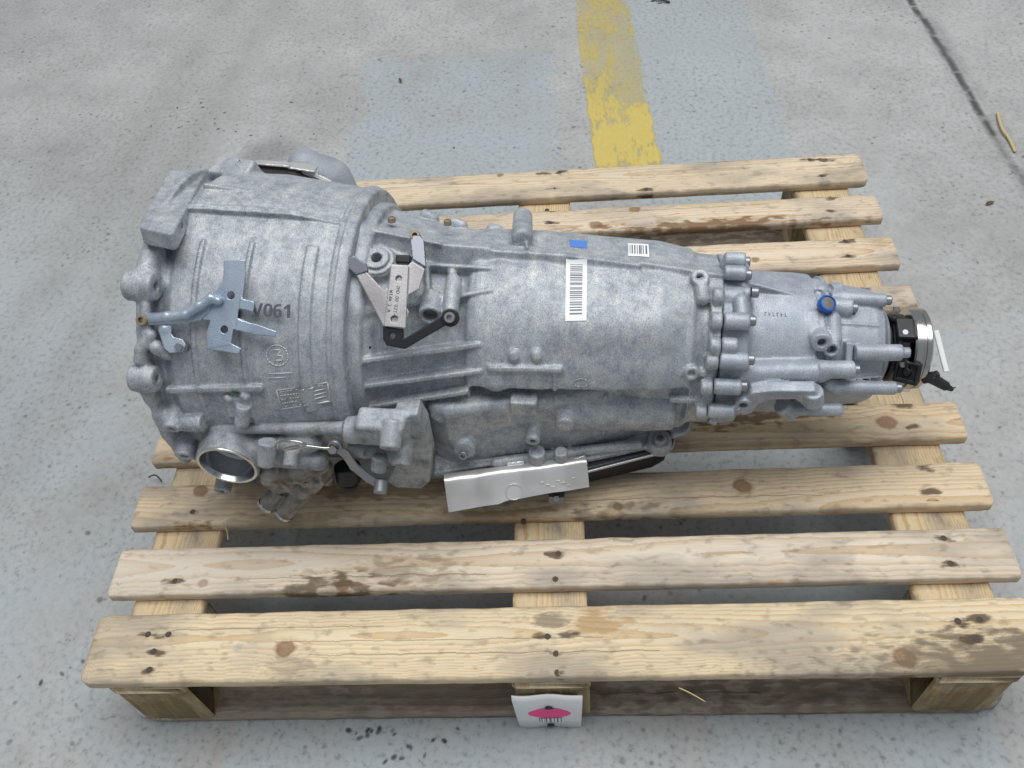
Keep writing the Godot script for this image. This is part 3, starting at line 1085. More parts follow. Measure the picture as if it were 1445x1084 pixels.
func bell():
	lathe([86, 184, 110, 185, 124, 194.5, 160, 192, 220, 190, 290, 186, 318, 180, 330, 172])
	lathe([86, 203, 96, 203], 2.0, 3.0)
	sector(lathe([150, 196.5, 156, 196], 1.2, 1.5), 14, 84)
	sector(lathe([210, 194.5, 216, 194.5], 1.2, 1.5), 14, 88)
	sector(lathe([279, 190.5, 285, 190], 1.2, 1.5), 14, 78)
	sector(lathe([285, 189.5, 293, 188.5], 1.2, 2), 14, 78)
	lathe([311, 184.5, 320, 183.5], 1.5, 2.0)
	lathe([318, 187, 331, 181], 2.5, 3.0)
	sector(lathe([114, 190, 128, 198, 200, 197.5, 270, 188, 312, 178], 2.0, 3.0), -170, 1)
	sector(lathe([122, 202, 250, 197, 312, 184], 1.0, 2.0), -1, 2)
	rib(q(128.4, 200.6, -42.3), q(291, 182.8, -34.4), 12, 6)
	# mounting block on top of the flange
	plate(-18, 181, 22, [41.1, -55.1, 92.3, -59, 141.1, 144.6, 138.9, 150.8, 95.1, 136.1, 87.9, 119.8], 2, 1.5)
	slab(q(100.8, 172.7, -130.8), q(150.1, 170.4, -129.7), q(96.7, 159.3, -123.9), q(165.4, 179.4, -88.3), 30, 4, 5)
	hole(q(86.1, 150.4, -119.7), Vector3.RIGHT, 4.5, 16)
	hole(q(116.3, 188.8, -1.5), Vector3.RIGHT, 5, 16)
	hole(q(130.9, 205.2, 45.8), Vector3.RIGHT, 5, 16)
	hole(q(151.3, 165.5, -127.1), Vector3.RIGHT, 6, 16)
	cyl(q(68.5, 192, -33.7), q(119.2, 190.7, -37.5), 1.6, 1.6, 1.5, true)
	var bb := frame(14)
	box(q(100, 199.5, 47.1), bb, Vector3(15, 9, 8), 2, 2, true)
	# lugs round the flange
	var l1 := q(88.3, 169.9, 111.2)
	cyl(l1 - q(14, 0, 0), l1 + q(22, 0, 0), 18, 17, 5, false, 3)
	cap(l1 + q(6, 0, 0), q(95.5, 188.6, 60.2), 15, 12, 5)
	cap(q(98.1, 183.4, 63.1), q(113.7, 159.5, 95.6), 9, 7, 6)
	hole(l1 + q(22, 0, 0), Vector3.RIGHT, 5.5, 18)
	cap(q(98.8, 156.7, 129), q(98.8, 133.5, 152.9), 6, 6)
	cap(q(104.9, 132.5, 153.8), q(91.3, 118.7, 164.7), 7)
	cap(q(91.3, 118.7, 164.7), q(87.9, 106.9, 172.6), 7)
	cap(q(110.2, 118.5, 161.1), q(119.6, 108.7, 163.1), 9, 7)
	var l2 := q(85.9, 84.3, 181.4)
	cyl(l2 - q(12, 0, 0), l2 + q(20, 0, 0), 17, 16, 5, false, 3)
	cap(l2, q(88.3, 53.5, 188.5), 11, 9, 5)
	hole(l2 + q(20, 0, 0), Vector3.RIGHT, 5, 18)
	# bosses low on the near side
	var lo := Vector3(0, -0.25, 1).normalized()
	boss(q(109.2, 24.2, 195.5), lo, 11, 15, 24, 4.8)
	cyl(q(120.3, 20.9, 198.9), q(148.6, 23.3, 198.6), 11)
	cap(q(93.4, 28, 194), q(93.4, -3.7, 196), 9, 8, 8)
	boss(q(109.6, -27.8, 202.1), lo, 12.5, 14, 28, 5)
	cap(q(92.1, -7.1, 195.9), q(67.3, -107, 167.8), 9, 9, 8)
	rib(q(113.1, 67.8, 187.1), q(229.6, 75.3, 182), 10, 8)
	slab(q(183.2, 58.5, 186), q(213.9, 60.4, 185.4), q(176.8, 29.5, 194.8), q(208.2, 32, 194.4), 14, 3, 4)
	cyl(q(205.1, 50.7, 189.3), q(198.6, 25.8, 201.3), 9, 9)
	hole(q(198.6, 25.8, 201.3), (q(198.6, 25.8, 201.3) - q(205.1, 50.7, 189.3)).normalized(), 4, 8)
	cap(q(186.1, 59.7, 185.6), q(188.4, 57.9, 186.2), 5)
	cap(q(207.5, 63.9, 184.2), q(209.8, 62.1, 184.8), 5)
	# hollow inside, open towards the engine
	lathe([60, 178, 100, 178, 150, 176], 1.0, 3.0, true)
	var solid: Array = S.duplicate()
	var o := body("bell_housing", gearbox, M.bell, 2.3, 95)
	# cast plate, embossed marks, painted number
	S = solid
	data_plate(o, solid)
	emblem(o, solid)
	patch(o, "green_paint_dot", M.green, solid, [q(195.1, 71.6, 182.5), q(201.3, 72, 182.3), q(193.6, 64, 185.2), q(199.9, 64.4, 185.1)], 0.8, 4, 4)
	S = []
	var word := TextMesh.new()
	var font := SystemFont.new()
	font.font_names = PackedStringArray(["Droid Sans"])
	font.font_weight = 700
	word.font = font
	word.text = "V061"
	word.font_size = 32
	word.pixel_size = 0.00068
	word.depth = 0.0008
	var at := q(249.7, 151.7, 124.5)
	var f := frame(39.5)
	mi(o, "painted_number", word, M.print_, Transform3D(Basis(f.x, -f.y, f.z), at * 0.001 + OFF))
	var tq := turned([0, 0.01, 0, 150, -6, 152, -30, 150, -36, 60, -50, 50, -52, 0.01], 48)
	mi(gearbox, "torque_converter", tq, M.bolt, Transform3D(Basis(Vector3.FORWARD, Vector3.RIGHT, Vector3.DOWN).orthonormalized(), Vector3(0.118, 0, 0) + OFF))


func bars(o: Node, called: String, solid: Array, list: Array, mat: Material):   # thin raised strokes cast on a surface: [from, to, width, height]
	var st := SurfaceTool.new()
	st.begin(Mesh.PRIMITIVE_TRIANGLES)
	for s in list:
		var a: Vector3 = s[0]
		var b: Vector3 = s[1]
		for k in 5:
			a -= out(a) * sdf(solid, a) * 0.9
			b -= out(b) * sdf(solid, b) * 0.9
		var n := out((a + b) * 0.5)
		var x := (b - a).normalized()
		var y: Vector3 = n.cross(x).normalized() * (s[2] * 0.5)
		n *= s[3]
		var c := [a - y - n, b - y - n, b + y - n, a + y - n, a - y * 0.6 + n, b - y * 0.6 + n, b + y * 0.6 + n, a + y * 0.6 + n]
		for fc in [[4, 5, 6, 7], [0, 1, 5, 4], [1, 2, 6, 5], [2, 3, 7, 6], [3, 0, 4, 7]]:
			for k in [0, 2, 1, 0, 3, 2]:
				st.add_vertex((c[fc[k]] as Vector3) * 0.001 + OFF)
	st.set_smooth_group(-1)
	st.generate_normals()
	return meta(mi(o, called, st.commit(), mat), "", "", "", "stuff")


func data_plate(o: Node, solid: Array):
	var c := [q(247.5, 69.1, 180.2), q(310, 79.7, 175.8), q(248.8, 42.1, 188.4), q(311.1, 54.7, 185.1)]
	var l := []
	var r := RandomNumberGenerator.new()
	r.seed = 12
	for e in [[0, 1], [2, 3], [0, 2], [1, 3]]:
		l.append([c[e[0]], c[e[1]], 1.8, 1.1])
	for row in 5:
		var f := (row + 0.5) / 5.0
		var a: Vector3 = (c[0] as Vector3).lerp(c[2], f)
		var b: Vector3 = (c[1] as Vector3).lerp(c[3], f)
		if row in [1, 2, 3]:
			l.append([a.lerp(b, 0.5), a.lerp(b, 0.96), 1.2, 0.8])
		var t := 0.05
		while t < (0.5 if row in [1, 2, 3] else 0.93):
			var w := r.randf_range(0.02, 0.05)
			if r.randf() < 0.8:
				l.append([a.lerp(b, t), a.lerp(b, t + w), r.randf_range(1.5, 3.0), 0.7])
			t += w + 0.02
	patch(o, "plate_ground", M.dirty, solid, c, 0.4, 12, 6)
	bars(o, "cast_data_plate", solid, l, M.worn)


func emblem(o: Node, solid: Array):
	var c := q(252.8, 110.5, 159.5)
	var f := frame(rad_to_deg(atan2(c.z, c.y)))
	var l := []
	for k in 20:
		var a := TAU * k / 20.0
		var b := TAU * (k + 1) / 20.0
		l.append([c + f * Vector3(cos(a) * 13, sin(a) * 13, 0), c + f * Vector3(cos(b) * 13, sin(b) * 13, 0), 1.4, 0.7])
	for s in [[-5, -7, 5, -7], [5, -7, -4, 6], [-5, 6, 6, 6], [-1, 0, 6, 0], [6, 0, 6, 6]]:
		l.append([c + f * Vector3(s[0], s[1], 0), c + f * Vector3(s[2], s[3], 0), 1.6, 0.7])
	for row in 2:
		l.append([c + f * Vector3(-14, 24 + row * 6, 0), c + f * Vector3(16 - row * 8, 22 + row * 6, 0), 1.2, 0.6])
	bars(o, "cast_emblem", solid, l, M.worn)


func main_case():
	lathe([326, 166, 346, 163], 4, 4)
	lathe([335, 150, 360, 142, 400, 133, 455, 124, 480, 124], 2, 8)
	lathe([468, 131, 478, 134, 560, 134, 575, 131.5, 600, 131, 700, 126, 742, 117], 3, 10)
	lathe([735, 116, 752, 110, 774, 110], 2, 6)
	sector(lathe([575, 135.5, 581, 135], 1.5, 3), 62, 110)
	# far and lower flank of the case
	box(q(540, -40, -60), Basis.IDENTITY, Vector3(200, 70, 50), 20, 20)
	# long spine along the top
	slab(q(303, 165.4, -14), q(428.7, 151, -1.3), q(287.8, 135, -110.3), q(414.8, 101.9, -89.1), 30, 3, 3)
	slab(q(422.4, 151.5, -1.8), q(497, 146, -1.4), q(410.9, 101.8, -89), q(483.7, 100.7, -88.2), 28, 3, 3)
	slab(q(490.1, 146.5, -0.5), q(588.6, 141, 2.3), q(476.1, 100.5, -88.1), q(585.6, 101.1, -88.5), 28, 3, 3)
	slab(q(582.5, 141.5, 1.9), q(674.6, 134.9, 3.7), q(578.1, 100.9, -88.4), q(676.1, 92.3, -82.3), 26, 3, 3)
	slab(q(668.6, 135.5, 3.3), q(772.4, 123, 1.9), q(669.7, 92.1, -82.2), q(781.5, 79, -72.4), 24, 3, 3)
	rib(q(320.3, 166.7, -10.7), q(427.3, 153, -0.3), 8, 4, 2)
	cyl(q(527.5, 144.6, -20), q(519.4, 117.1, -99.2), 13.5, 12.5, 4, false, 6)
	rib(q(535.1, 147.9, -6.4), q(522.4, 110.2, -94.7), 10, 4)
	cap(q(388.9, 113.7, -97), q(399.4, 109.3, -94.1), 8)
	cap(q(426.3, 106.1, -91.9), q(437.8, 103.3, -90), 8)
	cap(q(478, 101.3, -88.6), q(486.6, 100, -87.7), 7)
	hole(q(396.1, 156.8, -19.2), dv(-10), 3, 8)
	# webs of the open bay behind the bell
	rib(q(339.7, 81.3, 137.8), q(485.3, 86.7, 106.1), 36, 7)
	rib(q(340.5, 48.1, 150.5), q(487.1, 57.9, 124.2), 36, 7)
	rib(q(342, 11.8, 155.6), q(484.5, 31.6, 133.3), 40, 7)
	rib(q(395.1, 120.7, 76.7), q(495, 126.4, 50.2), 18, 6)
	rib(q(413, 143.5, 26.9), q(490.4, 136.3, 21.4), 20, 6)
	rib(q(414.9, 143.3, 27.9), q(420.8, 129.7, 62.6), 14, 6)
	rib(q(334.6, 124.7, 97.1), q(372.8, 122.9, 86), 30, 7)
	cap(q(325.2, 157.9, -5.2), q(337.1, 120.9, 92.1), 16, 12, 10)
	cap(q(347.5, 105.7, 100.7), q(348.1, 72.7, 123.1), 10, 8, 8)
	cap(q(348.8, 119.6, 78.4), q(370.5, 93, 99.2), 9, 8, 8)
	# mount boss with its washer seat
	var mb := q(355.4, 156.6, 32.8)
	var md := dv(14)
	cyl(mb - md * 40, mb - md * 9, 27, 23, 6)
	cyl(mb - md * 12, mb - md * 5, 21, 21, 2)
	cyl(mb - md * 12, mb, 16, 15.5, 1)
	hole(mb, md, 6.5, 22)
	# breather stub and lever stub
	cyl(q(424.5, 116.1, 58.5), q(426.9, 118.7, 91.7), 15, 14, 5)
	hole(q(426.9, 118.7, 91.7), (q(426.9, 118.7, 91.7) - q(424.5, 116.1, 58.5)).normalized(), 9, 16)
	cyl(q(448.8, 129.1, 36), q(451.6, 121.4, 88.1), 10, 9.5, 5)
	cap(q(445.2, 131, 28.2), q(447.9, 129.1, 36), 6)
	# undercut below the drum, above the valve body case
	box(q(606, -40, 172), Basis.IDENTITY, Vector3(134, 73, 68), 6, 6, true)
	# swellings of the drum
	cap(q(588.5, 80.9, 65.4), q(696, 80.9, 58.8), 31, 30, 16)
	rib(q(499.8, 64.4, 124.3), q(583.7, 65.1, 121.7), 14, 7, 5)
	cap(q(527.3, 77.7, 109.1), q(528.2, 74.9, 111.1), 7)
	cap(q(554.7, 78.8, 108.4), q(555.7, 76, 110.4), 7)
	cap(q(503.4, 128.8, 17.7), q(505, 38.7, 124.1), 8, 8, 12)
	boss(q(740.9, 57, 107.9), dv(66), 9, 3, 10, 4)
	# bolt bosses of the rear joint
	boss(q(745.6, 125.1, 15.3), dv(20), 11, 4, 18, 4.5)
	cap(q(747.9, 118.3, 20.4), q(749.6, 114, 37.6), 9)
	for s in [[1004, 412, 11], [1002, 452, 11], [1002, 488, 11], [994, 509, 10], [988, 545, 10], [980, 578, 9], [1004, 372, 10], [1004, 355, 10]]:
		pass
	jb(q(761, 116.3, 36.9), q(773, 109.9, 29.8), 11)
	jb(q(759.1, 104.3, 65.1), q(772.4, 103.9, 63.9), 11)
	jb(q(759, 85.3, 88.7), q(772.2, 85.6, 87), 11)
	jb(q(756.3, 70.6, 99.5), q(771.1, 71.9, 98.6), 10)
	jb(q(752.7, 40.9, 114.9), q(767.6, 42.7, 114.3), 10)
	jb(q(750.6, 4.4, 123.9), q(764.9, 7, 123.8), 9)
	rib(q(719.4, 54.2, 107), q(766.4, 54.1, 106), 16, 8)
	rib(q(721.5, 12, 117.4), q(759.3, 12.4, 117.3), 20, 8)
	rib(q(766.3, 121.2, 13.9), q(767.7, 115.8, 38.4), 16, 16)
	rib(q(766.3, 112.7, 41.3), q(766.7, 103.9, 62), 12, 14)
	rib(q(765.3, 100.9, 65), q(765.9, 82.8, 88.3), 12, 14)
	rib(q(763.2, 68.6, 98.5), q(764.1, 7.3, 120.8), 12, 14)
	var solid: Array = S.duplicate()
	var o := body("main_case", gearbox, M.case_, 2.2, 70)
	S = solid
	patch(o, "barcode_label", barcode(96, 288, true, 3, 0.2), solid, [q(583.6, 135.9, 4.6), q(609.4, 136, 3.3), q(587.9, 109.1, 81.1), q(613, 110.3, 79.5)], 0.9, 6, 18)
	patch(o, "small_barcode_label", barcode(96, 64, false, 8, 0.16), solid, [q(658.5, 123.7, -51.6), q(684.3, 122.6, -54.1), q(658.9, 133, -16.5), q(684.8, 132.8, -18.1)], 0.7)
	patch(o, "blue_crayon_mark", M.blue_ink, solid, [q(584.3, 130.4, -50.8), q(606.7, 130.6, -50.4), q(586.6, 137, -29), q(607.7, 137, -28.7)], 0.5)
	S = []
	for p in [q(361, 154.9, -35.8), q(429.6, 143.5, -47.1)]:
		socket_bolt(o, p, dv(-25), 5, M.rust_bolt, "plug")
	var ring := q(609.7, 46.5, 125.7)
	var rf := frame(rad_to_deg(atan2(ring.z, ring.y)))
	var l := []
	for k in 12:
		l.append([ring + rf * Vector3(cos(TAU * k / 12.0) * 9, sin(TAU * k / 12.0) * 6, 0), ring + rf * Vector3(cos(TAU * (k + 1) / 12.0) * 9, sin(TAU * (k + 1) / 12.0) * 6, 0), 1.4, 0.8])
	bars(o, "cast_ring_mark", solid, l, M.case_)


func jb(a: Vector3, b: Vector3, r: float):      # bolt boss running along the shaft direction
	cyl(a, Vector3(b.x, a.y, a.z), r, r, 4, false, 3)


func lower_case():
	# valve body casing between the main case and the sump
	floorwise(-48, 118, [418.1, 142.5, 441.9, 152.2, 526.2, 134.6, 592, 120.5, 667.2, 98.8, 709.9, 81.5, 724.2, 68.5, 726.4, -1.6, 683.2, -79.8, 409.6, -62.7, 397.4, 46.3], 10, 6)
	floorwise(-108, 9, [417.2, 170.6, 443.1, 164.1, 489.5, 151.6, 518.1, 150.6, 528.4, 139.5, 555, 137.6, 583.8, 140.1, 623.2, 132.6, 658.7, 120.8, 710.4, 103.1, 732.3, 82.7, 745.9, 62.5, 757.3, 66.6, 756.4, 17.2, 725.1, -60, 391.2, -38.6], 2, 4)
	boss(q(550.2, -45.2, 138), Vector3(0, -0.1, 1).normalized(), 9.5, 12, 26, 4)
	box(q(539.5, 7.9, 130), Basis.IDENTITY, Vector3(17, 12, 10), 2, 3)
	boss(q(431.8, -7.5, 138), Vector3(0, 0.3, 1).normalized(), 10, 12, 24)
	boss(q(461.3, -62.8, 150), Vector3(0, 0.1, 1).normalized(), 15, 10, 30, 0, 8)
	box(q(464.7, -42.2, 128), Basis.IDENTITY, Vector3(18, 20, 14), 5, 6)
	boss(q(590.9, -24.5, 130), Vector3(0, 0, 1), 13, 8, 26)
	cyl(q(554.8, -71.8, 146), q(553.6, -115.6, 146), 11, 11, 4)
	cyl(q(586, -74.3, 142), q(585.8, -114.5, 142), 9, 9, 4)
	boss(q(715.8, -100, 98.6), Vector3.UP, 16, 6, 14, 5, 6)
	cap(q(686.3, -96, 108.2), q(499.6, -96, 151.6), 7, 7, 5)
	cap(q(612, -30, 92), q(700, -32, 84), 38, 36, 6)
	cyl(q(700, -32, 84), q(727, -32, 82), 38, 38, 4, false, 4)
	rib(q(596, 6, 118), q(596, -80, 118), 30, 5)
	rib(q(640, 5, 112), q(640, -70, 116), 14, 4)
	var o := body("valve_body_case", gearbox, M.case_, 2.7, 100)
	socket_bolt(o, q(459.8, -66.7, 162), Vector3(0, 0.5, 0.8), 6, M.bolt)
	socket_bolt(o, q(455.1, -118.8, 150), Vector3(0, -0.3, 1), 10, M.shade_rubber, "rubber_plug")
	socket_bolt(o, q(715.1, -92, 104.3), Vector3.UP, 9, M.bolt)
	# tab to the right of the sump
	floorwise(-100, 9, [728.4, 22.2, 755.7, 27.9, 757.7, 74.3, 750.9, 84.3, 731.9, 92.7, 724.3, 71.8], 2, 2)
	pit2(q(750.9, -96, 60.9), 4)
	body("sump_tab", gearbox, M.case_, 2.5)
	# sump
	floorwise(-117, 8, [445.1, 185.4, 501.8, 181.1, 629.5, 140.1, 687.7, 117.4, 730.4, 100.3, 736.2, 85.8, 733.5, 59.4, 685, -40.3, 413.8, -22.6], 3, 2)
	floorwise(-150, 66, [460.2, 159.2, 628.7, 121.4, 711.6, 91.8, 728.9, 78.7, 732, 59.1, 685.4, -30.1, 436, -13.7], 12, 6)
	var pan := body("oil_pan", gearbox, M.pan, 3.0)
	var rim := []
	for p in [q(612.9, -113, 150.1), q(629.6, -113, 143.2), q(687.6, -113, 120.6), q(725.4, -113, 105.1), q(734.9, -113, 92.7), q(736, -113, 76)]:
		rim.append(p * 0.001 + OFF)
	tube(pan, "steel_rim", rim, 0.0022, M.rim_metal)


func pit2(p: Vector3, r: float):
	cyl(p - Vector3.UP * 20, p + Vector3.UP * 20, r, r, 0.6, true)


func transfer_case():
	lathe([774.5, 112, 806, 108, 812, 94], 2, 5)
	lathe([800, 92, 870, 91.5, 890, 90, 896, 84], 5, 5)
	rib(q(801, 108, -1.6), q(862.8, 93, 1.8), 26, 6)
	rib(q(796.9, 109.8, 6.6), q(804.9, 6.5, 111.8), 14, 12, 4)
	# bolt bosses facing those of the main case
	jb(q(774.5, 103.8, 23.7), q(798.5, 111.4, 32.2), 10.5)
	jb(q(774.5, 105.2, 19.1), q(808.7, 113.5, 24.1), 8)
	cap(q(795, 106.8, 33.8), q(796.7, 101.8, 46.6), 9)
	jb(q(774, 103.9, 63.9), q(804.7, 103.2, 61.3), 10.5)
	jb(q(773, 85.6, 86.9), q(791.8, 83.5, 80.5), 10)
	jb(q(771.9, 71.9, 98.5), q(806, 71.6, 95), 10.5)
	jb(q(768.4, 42.7, 114.3), q(801.3, 41.9, 111.4), 10)
	jb(q(765.3, 7.1, 123.8), q(797.7, 6.1, 120.8), 9.5)
	cyl(q(770.5, -9.9, 121.6), q(780.9, -10.9, 124.5), 8)
	jb(q(775.6, 124.5, -19.1), q(801.4, 114.9, -27.1), 10)
	jb(q(774.8, 124, 2.8), q(801.1, 118, -1.2), 9)
	cap(q(782.5, 113.6, -23.6), q(797.3, 115, -15.3), 10)
	# drive housing below
	cap(q(800, -30, 42), q(930, -26, 30), 38, 38, 10)
	cap(q(806, 40.8, 91.3), q(894.1, 46, 86.5), 15, 14, 8)
	prism(dv(96) * 108, frame(96), pv([802.7, -10.5, 804.3, -33.8, 813.1, -52.2, 836.7, -59.2, 884.9, -63.8, 895.7, -52.4, 902.9, -20.9, 893.8, -16.6, 881.1, -28.5, 866.3, -43.2, 833.9, -38.3, 825.9, -26.1, 821.1, -3.9, 809.7, 0.7]), 16, 2, 4)
	boss(q(807, 18.2, 118.6), dv(92), 10.5, 5, 18, 5)
	cyl(q(885.2, 42.7, 115.1), q(889.4, 22, 116.9), 12, 12, 4)
	hole(q(889.4, 22, 116.9), (q(889.4, 22, 116.9) - q(885.2, 42.7, 115.1)).normalized(), 5, 8)
	cap(q(866.1, -7.2, 103.8), q(924.9, -3.1, 104), 8.5)
	cyl(q(856.9, 1, 104), q(874.8, -16.9, 104.6), 12, 9, 5)
	cyl(q(891.1, 51.6, 88), q(933.9, 50.3, 84.1), 11, 11, 4)
	# tab behind the round housing and its two bosses
	slab(q(884, 87.7, 27.9), q(899.9, 88.4, 25.3), q(874.5, 75.6, 55.8), q(899.3, 75.3, 56.3), 22, 2, 4)
	boss(q(893.3, 73.5, 61.8), dv(66), 12, 6, 26, 5)
	boss(q(906.4, 65.1, 65), dv(66), 10, 6, 26, 5.5)
	cap(q(909.1, 78.6, 29.6), q(911.3, 68.1, 52.5), 10, 9)
	boss(q(900.1, 88.6, 15.9), dv(10), 9, 6, 20)
	cap(q(894.1, 78.2, -24.8), q(899.2, 80.9, -13.6), 11)
	hole(q(894.5, 93, -2.5), dv(20), 5, 8)
	var solid: Array = S.duplicate()
	var o := body("transfer_case", gearbox, M.clean, 2.2, 50)
	var l := []
	S = solid
	for k in 6:
		var a := q(827.5, 87, 32.9)
		var f := frame(rad_to_deg(atan2(a.z, a.y)))
		var x := k * 4.8
		l.append([a + f * Vector3(x, -2.5, 0), a + f * Vector3(x + 0.4, 2.5, 0), 1.1, 0.3])
		l.append([a + f * Vector3(x, (k % 3 - 1) * 2.0, 0), a + f * Vector3(x + 2.2, (k % 3 - 1) * 2.0, 0), 1.0, 0.3])
	bars(o, "stamped_number", solid, l, M.print_)
	S = []
	var c := Node3D.new()
	add(gearbox, c, "breather_cap")
	for p in [q(805.5, 103.2, 61.3), q(809.5, 113.5, 24.1), q(806.8, 71.7, 95), q(802.1, 41.9, 111.4), q(798.5, 6.2, 120.8), q(802.3, 114.8, -27.1), q(802, 118, -1.2)]:
		socket_bolt(o, p, Vector3.RIGHT, 6.5, M.bolt, "flange_bolt")
	c.transform = along(q(898.4, 93.7, 21), Vector3(0.25, 0.9, 0.35))
	mi(c, "blue_ring", turned([-3, 8, 0, 10.5, 6, 11, 8, 10, 8, 8.6, 5, 8.6]), M.blue)
	mi(c, "grey_top", turned([5, 8.8, 7, 8, 7.5, 0.01]), M.steel_top)


func tail_cover():
	lathe([890, 88, 900, 84, 906, 80, 930, 79, 966, 74, 976, 69, 984, 52, 990, 48], 4, 6)
	cyl(q(935.5, 57.9, 63.6), q(990.3, 59.8, 61.8), 10.5, 10, 3)
	cyl(q(987.9, 59.7, 61.9), q(1000.1, 60.1, 61.5), 6.5, 6.5, 1)
	cyl(q(916, 21.5, 89.5), q(991.6, 17.3, 82.2), 9, 8.5, 3)
	cap(q(908.1, 27.2, 87.9), q(916, 21.5, 89.5), 8)
	cyl(q(910.4, 79.8, -5.4), q(976.4, 79.8, -5.6), 9, 8.5, 3)
	cyl(q(914.1, 73.8, -25.3), q(928.2, 71.7, -30.7), 9, 9, 4)
	cyl(q(907.6, 83.1, 12.5), q(932.7, 82.9, 13.3), 11.5, 11.5, 4)
	slab(q(923.7, 69.3, 57.4), q(931.9, 69.6, 57.1), q(926.2, 47.4, 78.9), q(934.4, 47.7, 78.6), 22, 2, 4)
	rib(q(922.1, 75.6, 31.9), q(965.5, 70.6, 28.2), 8, 3)
	rib(q(930.9, 28.7, 83.2), q(973.9, 25.9, 73.6), 8, 3)
	cyl(q(902, 0, 0), q(908, 0, 0), 88, 88, 2)
	var t := body("tail_cover", gearbox, M.clean, 2.2, 45)
	for p in [q(977.3, 79.8, -5.6), q(992.5, 17.4, 82.2), q(933.5, 82.9, 13.3), q(934.7, 50.3, 84.1)]:
		socket_bolt(t, p, Vector3.RIGHT, 6, M.bolt)


func output_flange():
	var axis := Basis(Vector3.FORWARD, Vector3.RIGHT, Vector3.DOWN)   # local Y along the shaft
	var r := axis.orthonormalized()
	var fl := Node3D.new()
	add(gearbox, fl, "output_flange")
	fl.transform = Transform3D(r, Vector3(0.98, 0, 0) + OFF)
	mi(fl, "dust_collar", turned([0, 46, 10, 44, 10, 38, 14, 38, 14, 20]), M.rubber)
	mi(fl, "steel_hub", turned([36, 20, 38, 50, 40, 52, 48, 52, 49, 50.5, 51, 50.5, 52, 52, 57, 52, 59, 50, 60, 48, 60, 30, 56, 28, 56, 14, 66, 12, 66, 0.01], 56), M.bright)
	mi(fl, "black_ring", turned([14, 26, 15, 42, 18, 44, 33, 44, 35, 42, 36, 22], 44), M.black)
	for k in 3:
		var a := deg_to_rad([20.0, 66.0, 320.0][k])
		var p := Vector3(1005, 47 * cos(a), 47 * sin(a))
		hex_bolt(fl, p, out(p), 4, M.bolt, "stud")
		(fl.get_child(fl.get_child_count() - 1) as Node3D).transform = fl.transform.affine_inverse() * along(p, out(p))
	# black plastic clips on the collar
	S = []
	var c1 := q(1007.2, 42.9, 9.6)
	box(c1, frame(8), Vector3(11, 15, 7), 2, 2)
	cap(q(996.3, 45.5, -6.8), q(1011.4, 45.7, -5), 5, 4, 2)
	cap(q(998.8, 44.8, 10.6), q(1002.5, 28.6, 37.3), 3, 3, 2)
	body("upper_plastic_clip", gearbox, M.black, 1.6)
	var c2 := q(1012.1, 13, 52.4)
	var bz := Basis(Vector3(0.8, 0.3, 0.5).normalized(), Vector3(-0.5, 0.75, 0.3), Vector3.BACK)
	var zx := bz.x
	var zn := dv(50)
	zn = (zn - zx * zn.dot(zx)).normalized()
	box(c2, Basis(zx, zn, zx.cross(zn)), Vector3(15, 5, 14), 2, 2)
	box(c2 + zn * 4.0, Basis(zx, zn, zx.cross(zn)), Vector3(11, 4, 10), 1.5, 1, true)
	cyl(c2 - zn * 2.0, c2 + zn * 4.0, 5, 5, 1)
	cap(q(1005.3, 25.7, 40.5), q(1010.7, 18.3, 46.5), 4, 4, 3)
	body("square_plastic_clip", gearbox, M.black, 1.5)
	cyl(q(1035.1, -4, 51.8), q(1049.8, 12.3, 50.5), 4, 4.5, 2)
	cyl(q(1040.5, 6, 51.6), q(1067.3, -13.2, 50.3), 7.5, 6, 2)
	cyl(q(1064.9, -11.4, 50.7), q(1077.7, -22.1, 47.1), 5, 3, 2)
	var plug := body("black_plug", gearbox, M.rubber, 1.5)
	tube(plug, "green_wire_end", [q(1074.9, -19.5, 48.2) * 0.001 + OFF, q(1078.7, -13.9, 50.1) * 0.001 + OFF], 0.0014, M.green)
	box(q(1025.9, -34, 41), Basis.IDENTITY, Vector3(5, 4, 2), 1, 1)
	body("foil_scrap", gearbox, M.foil, 1.5)
	# pale plastic strip tied to the hub
	S = []
	var a := q(1046.5, 39.8, 4.3)
	var b := q(1062, 7.5, 43.4)
	var t := (b - a).normalized()
	box((a + b) * 0.5, Basis(t, Vector3.RIGHT.cross(t).normalized(), t.cross(Vector3.RIGHT.cross(t)).normalized()), Vector3((b - a).length() * 0.5, 1.8, 3.4), 0.6, 1)
	var strip := body("pale_plastic_strip", gearbox, M.white, 1.5)
	box(q(1056.6, -34.7, 41.9), Basis.IDENTITY, Vector3(17, 14, 5), 1, 1)
	S = []


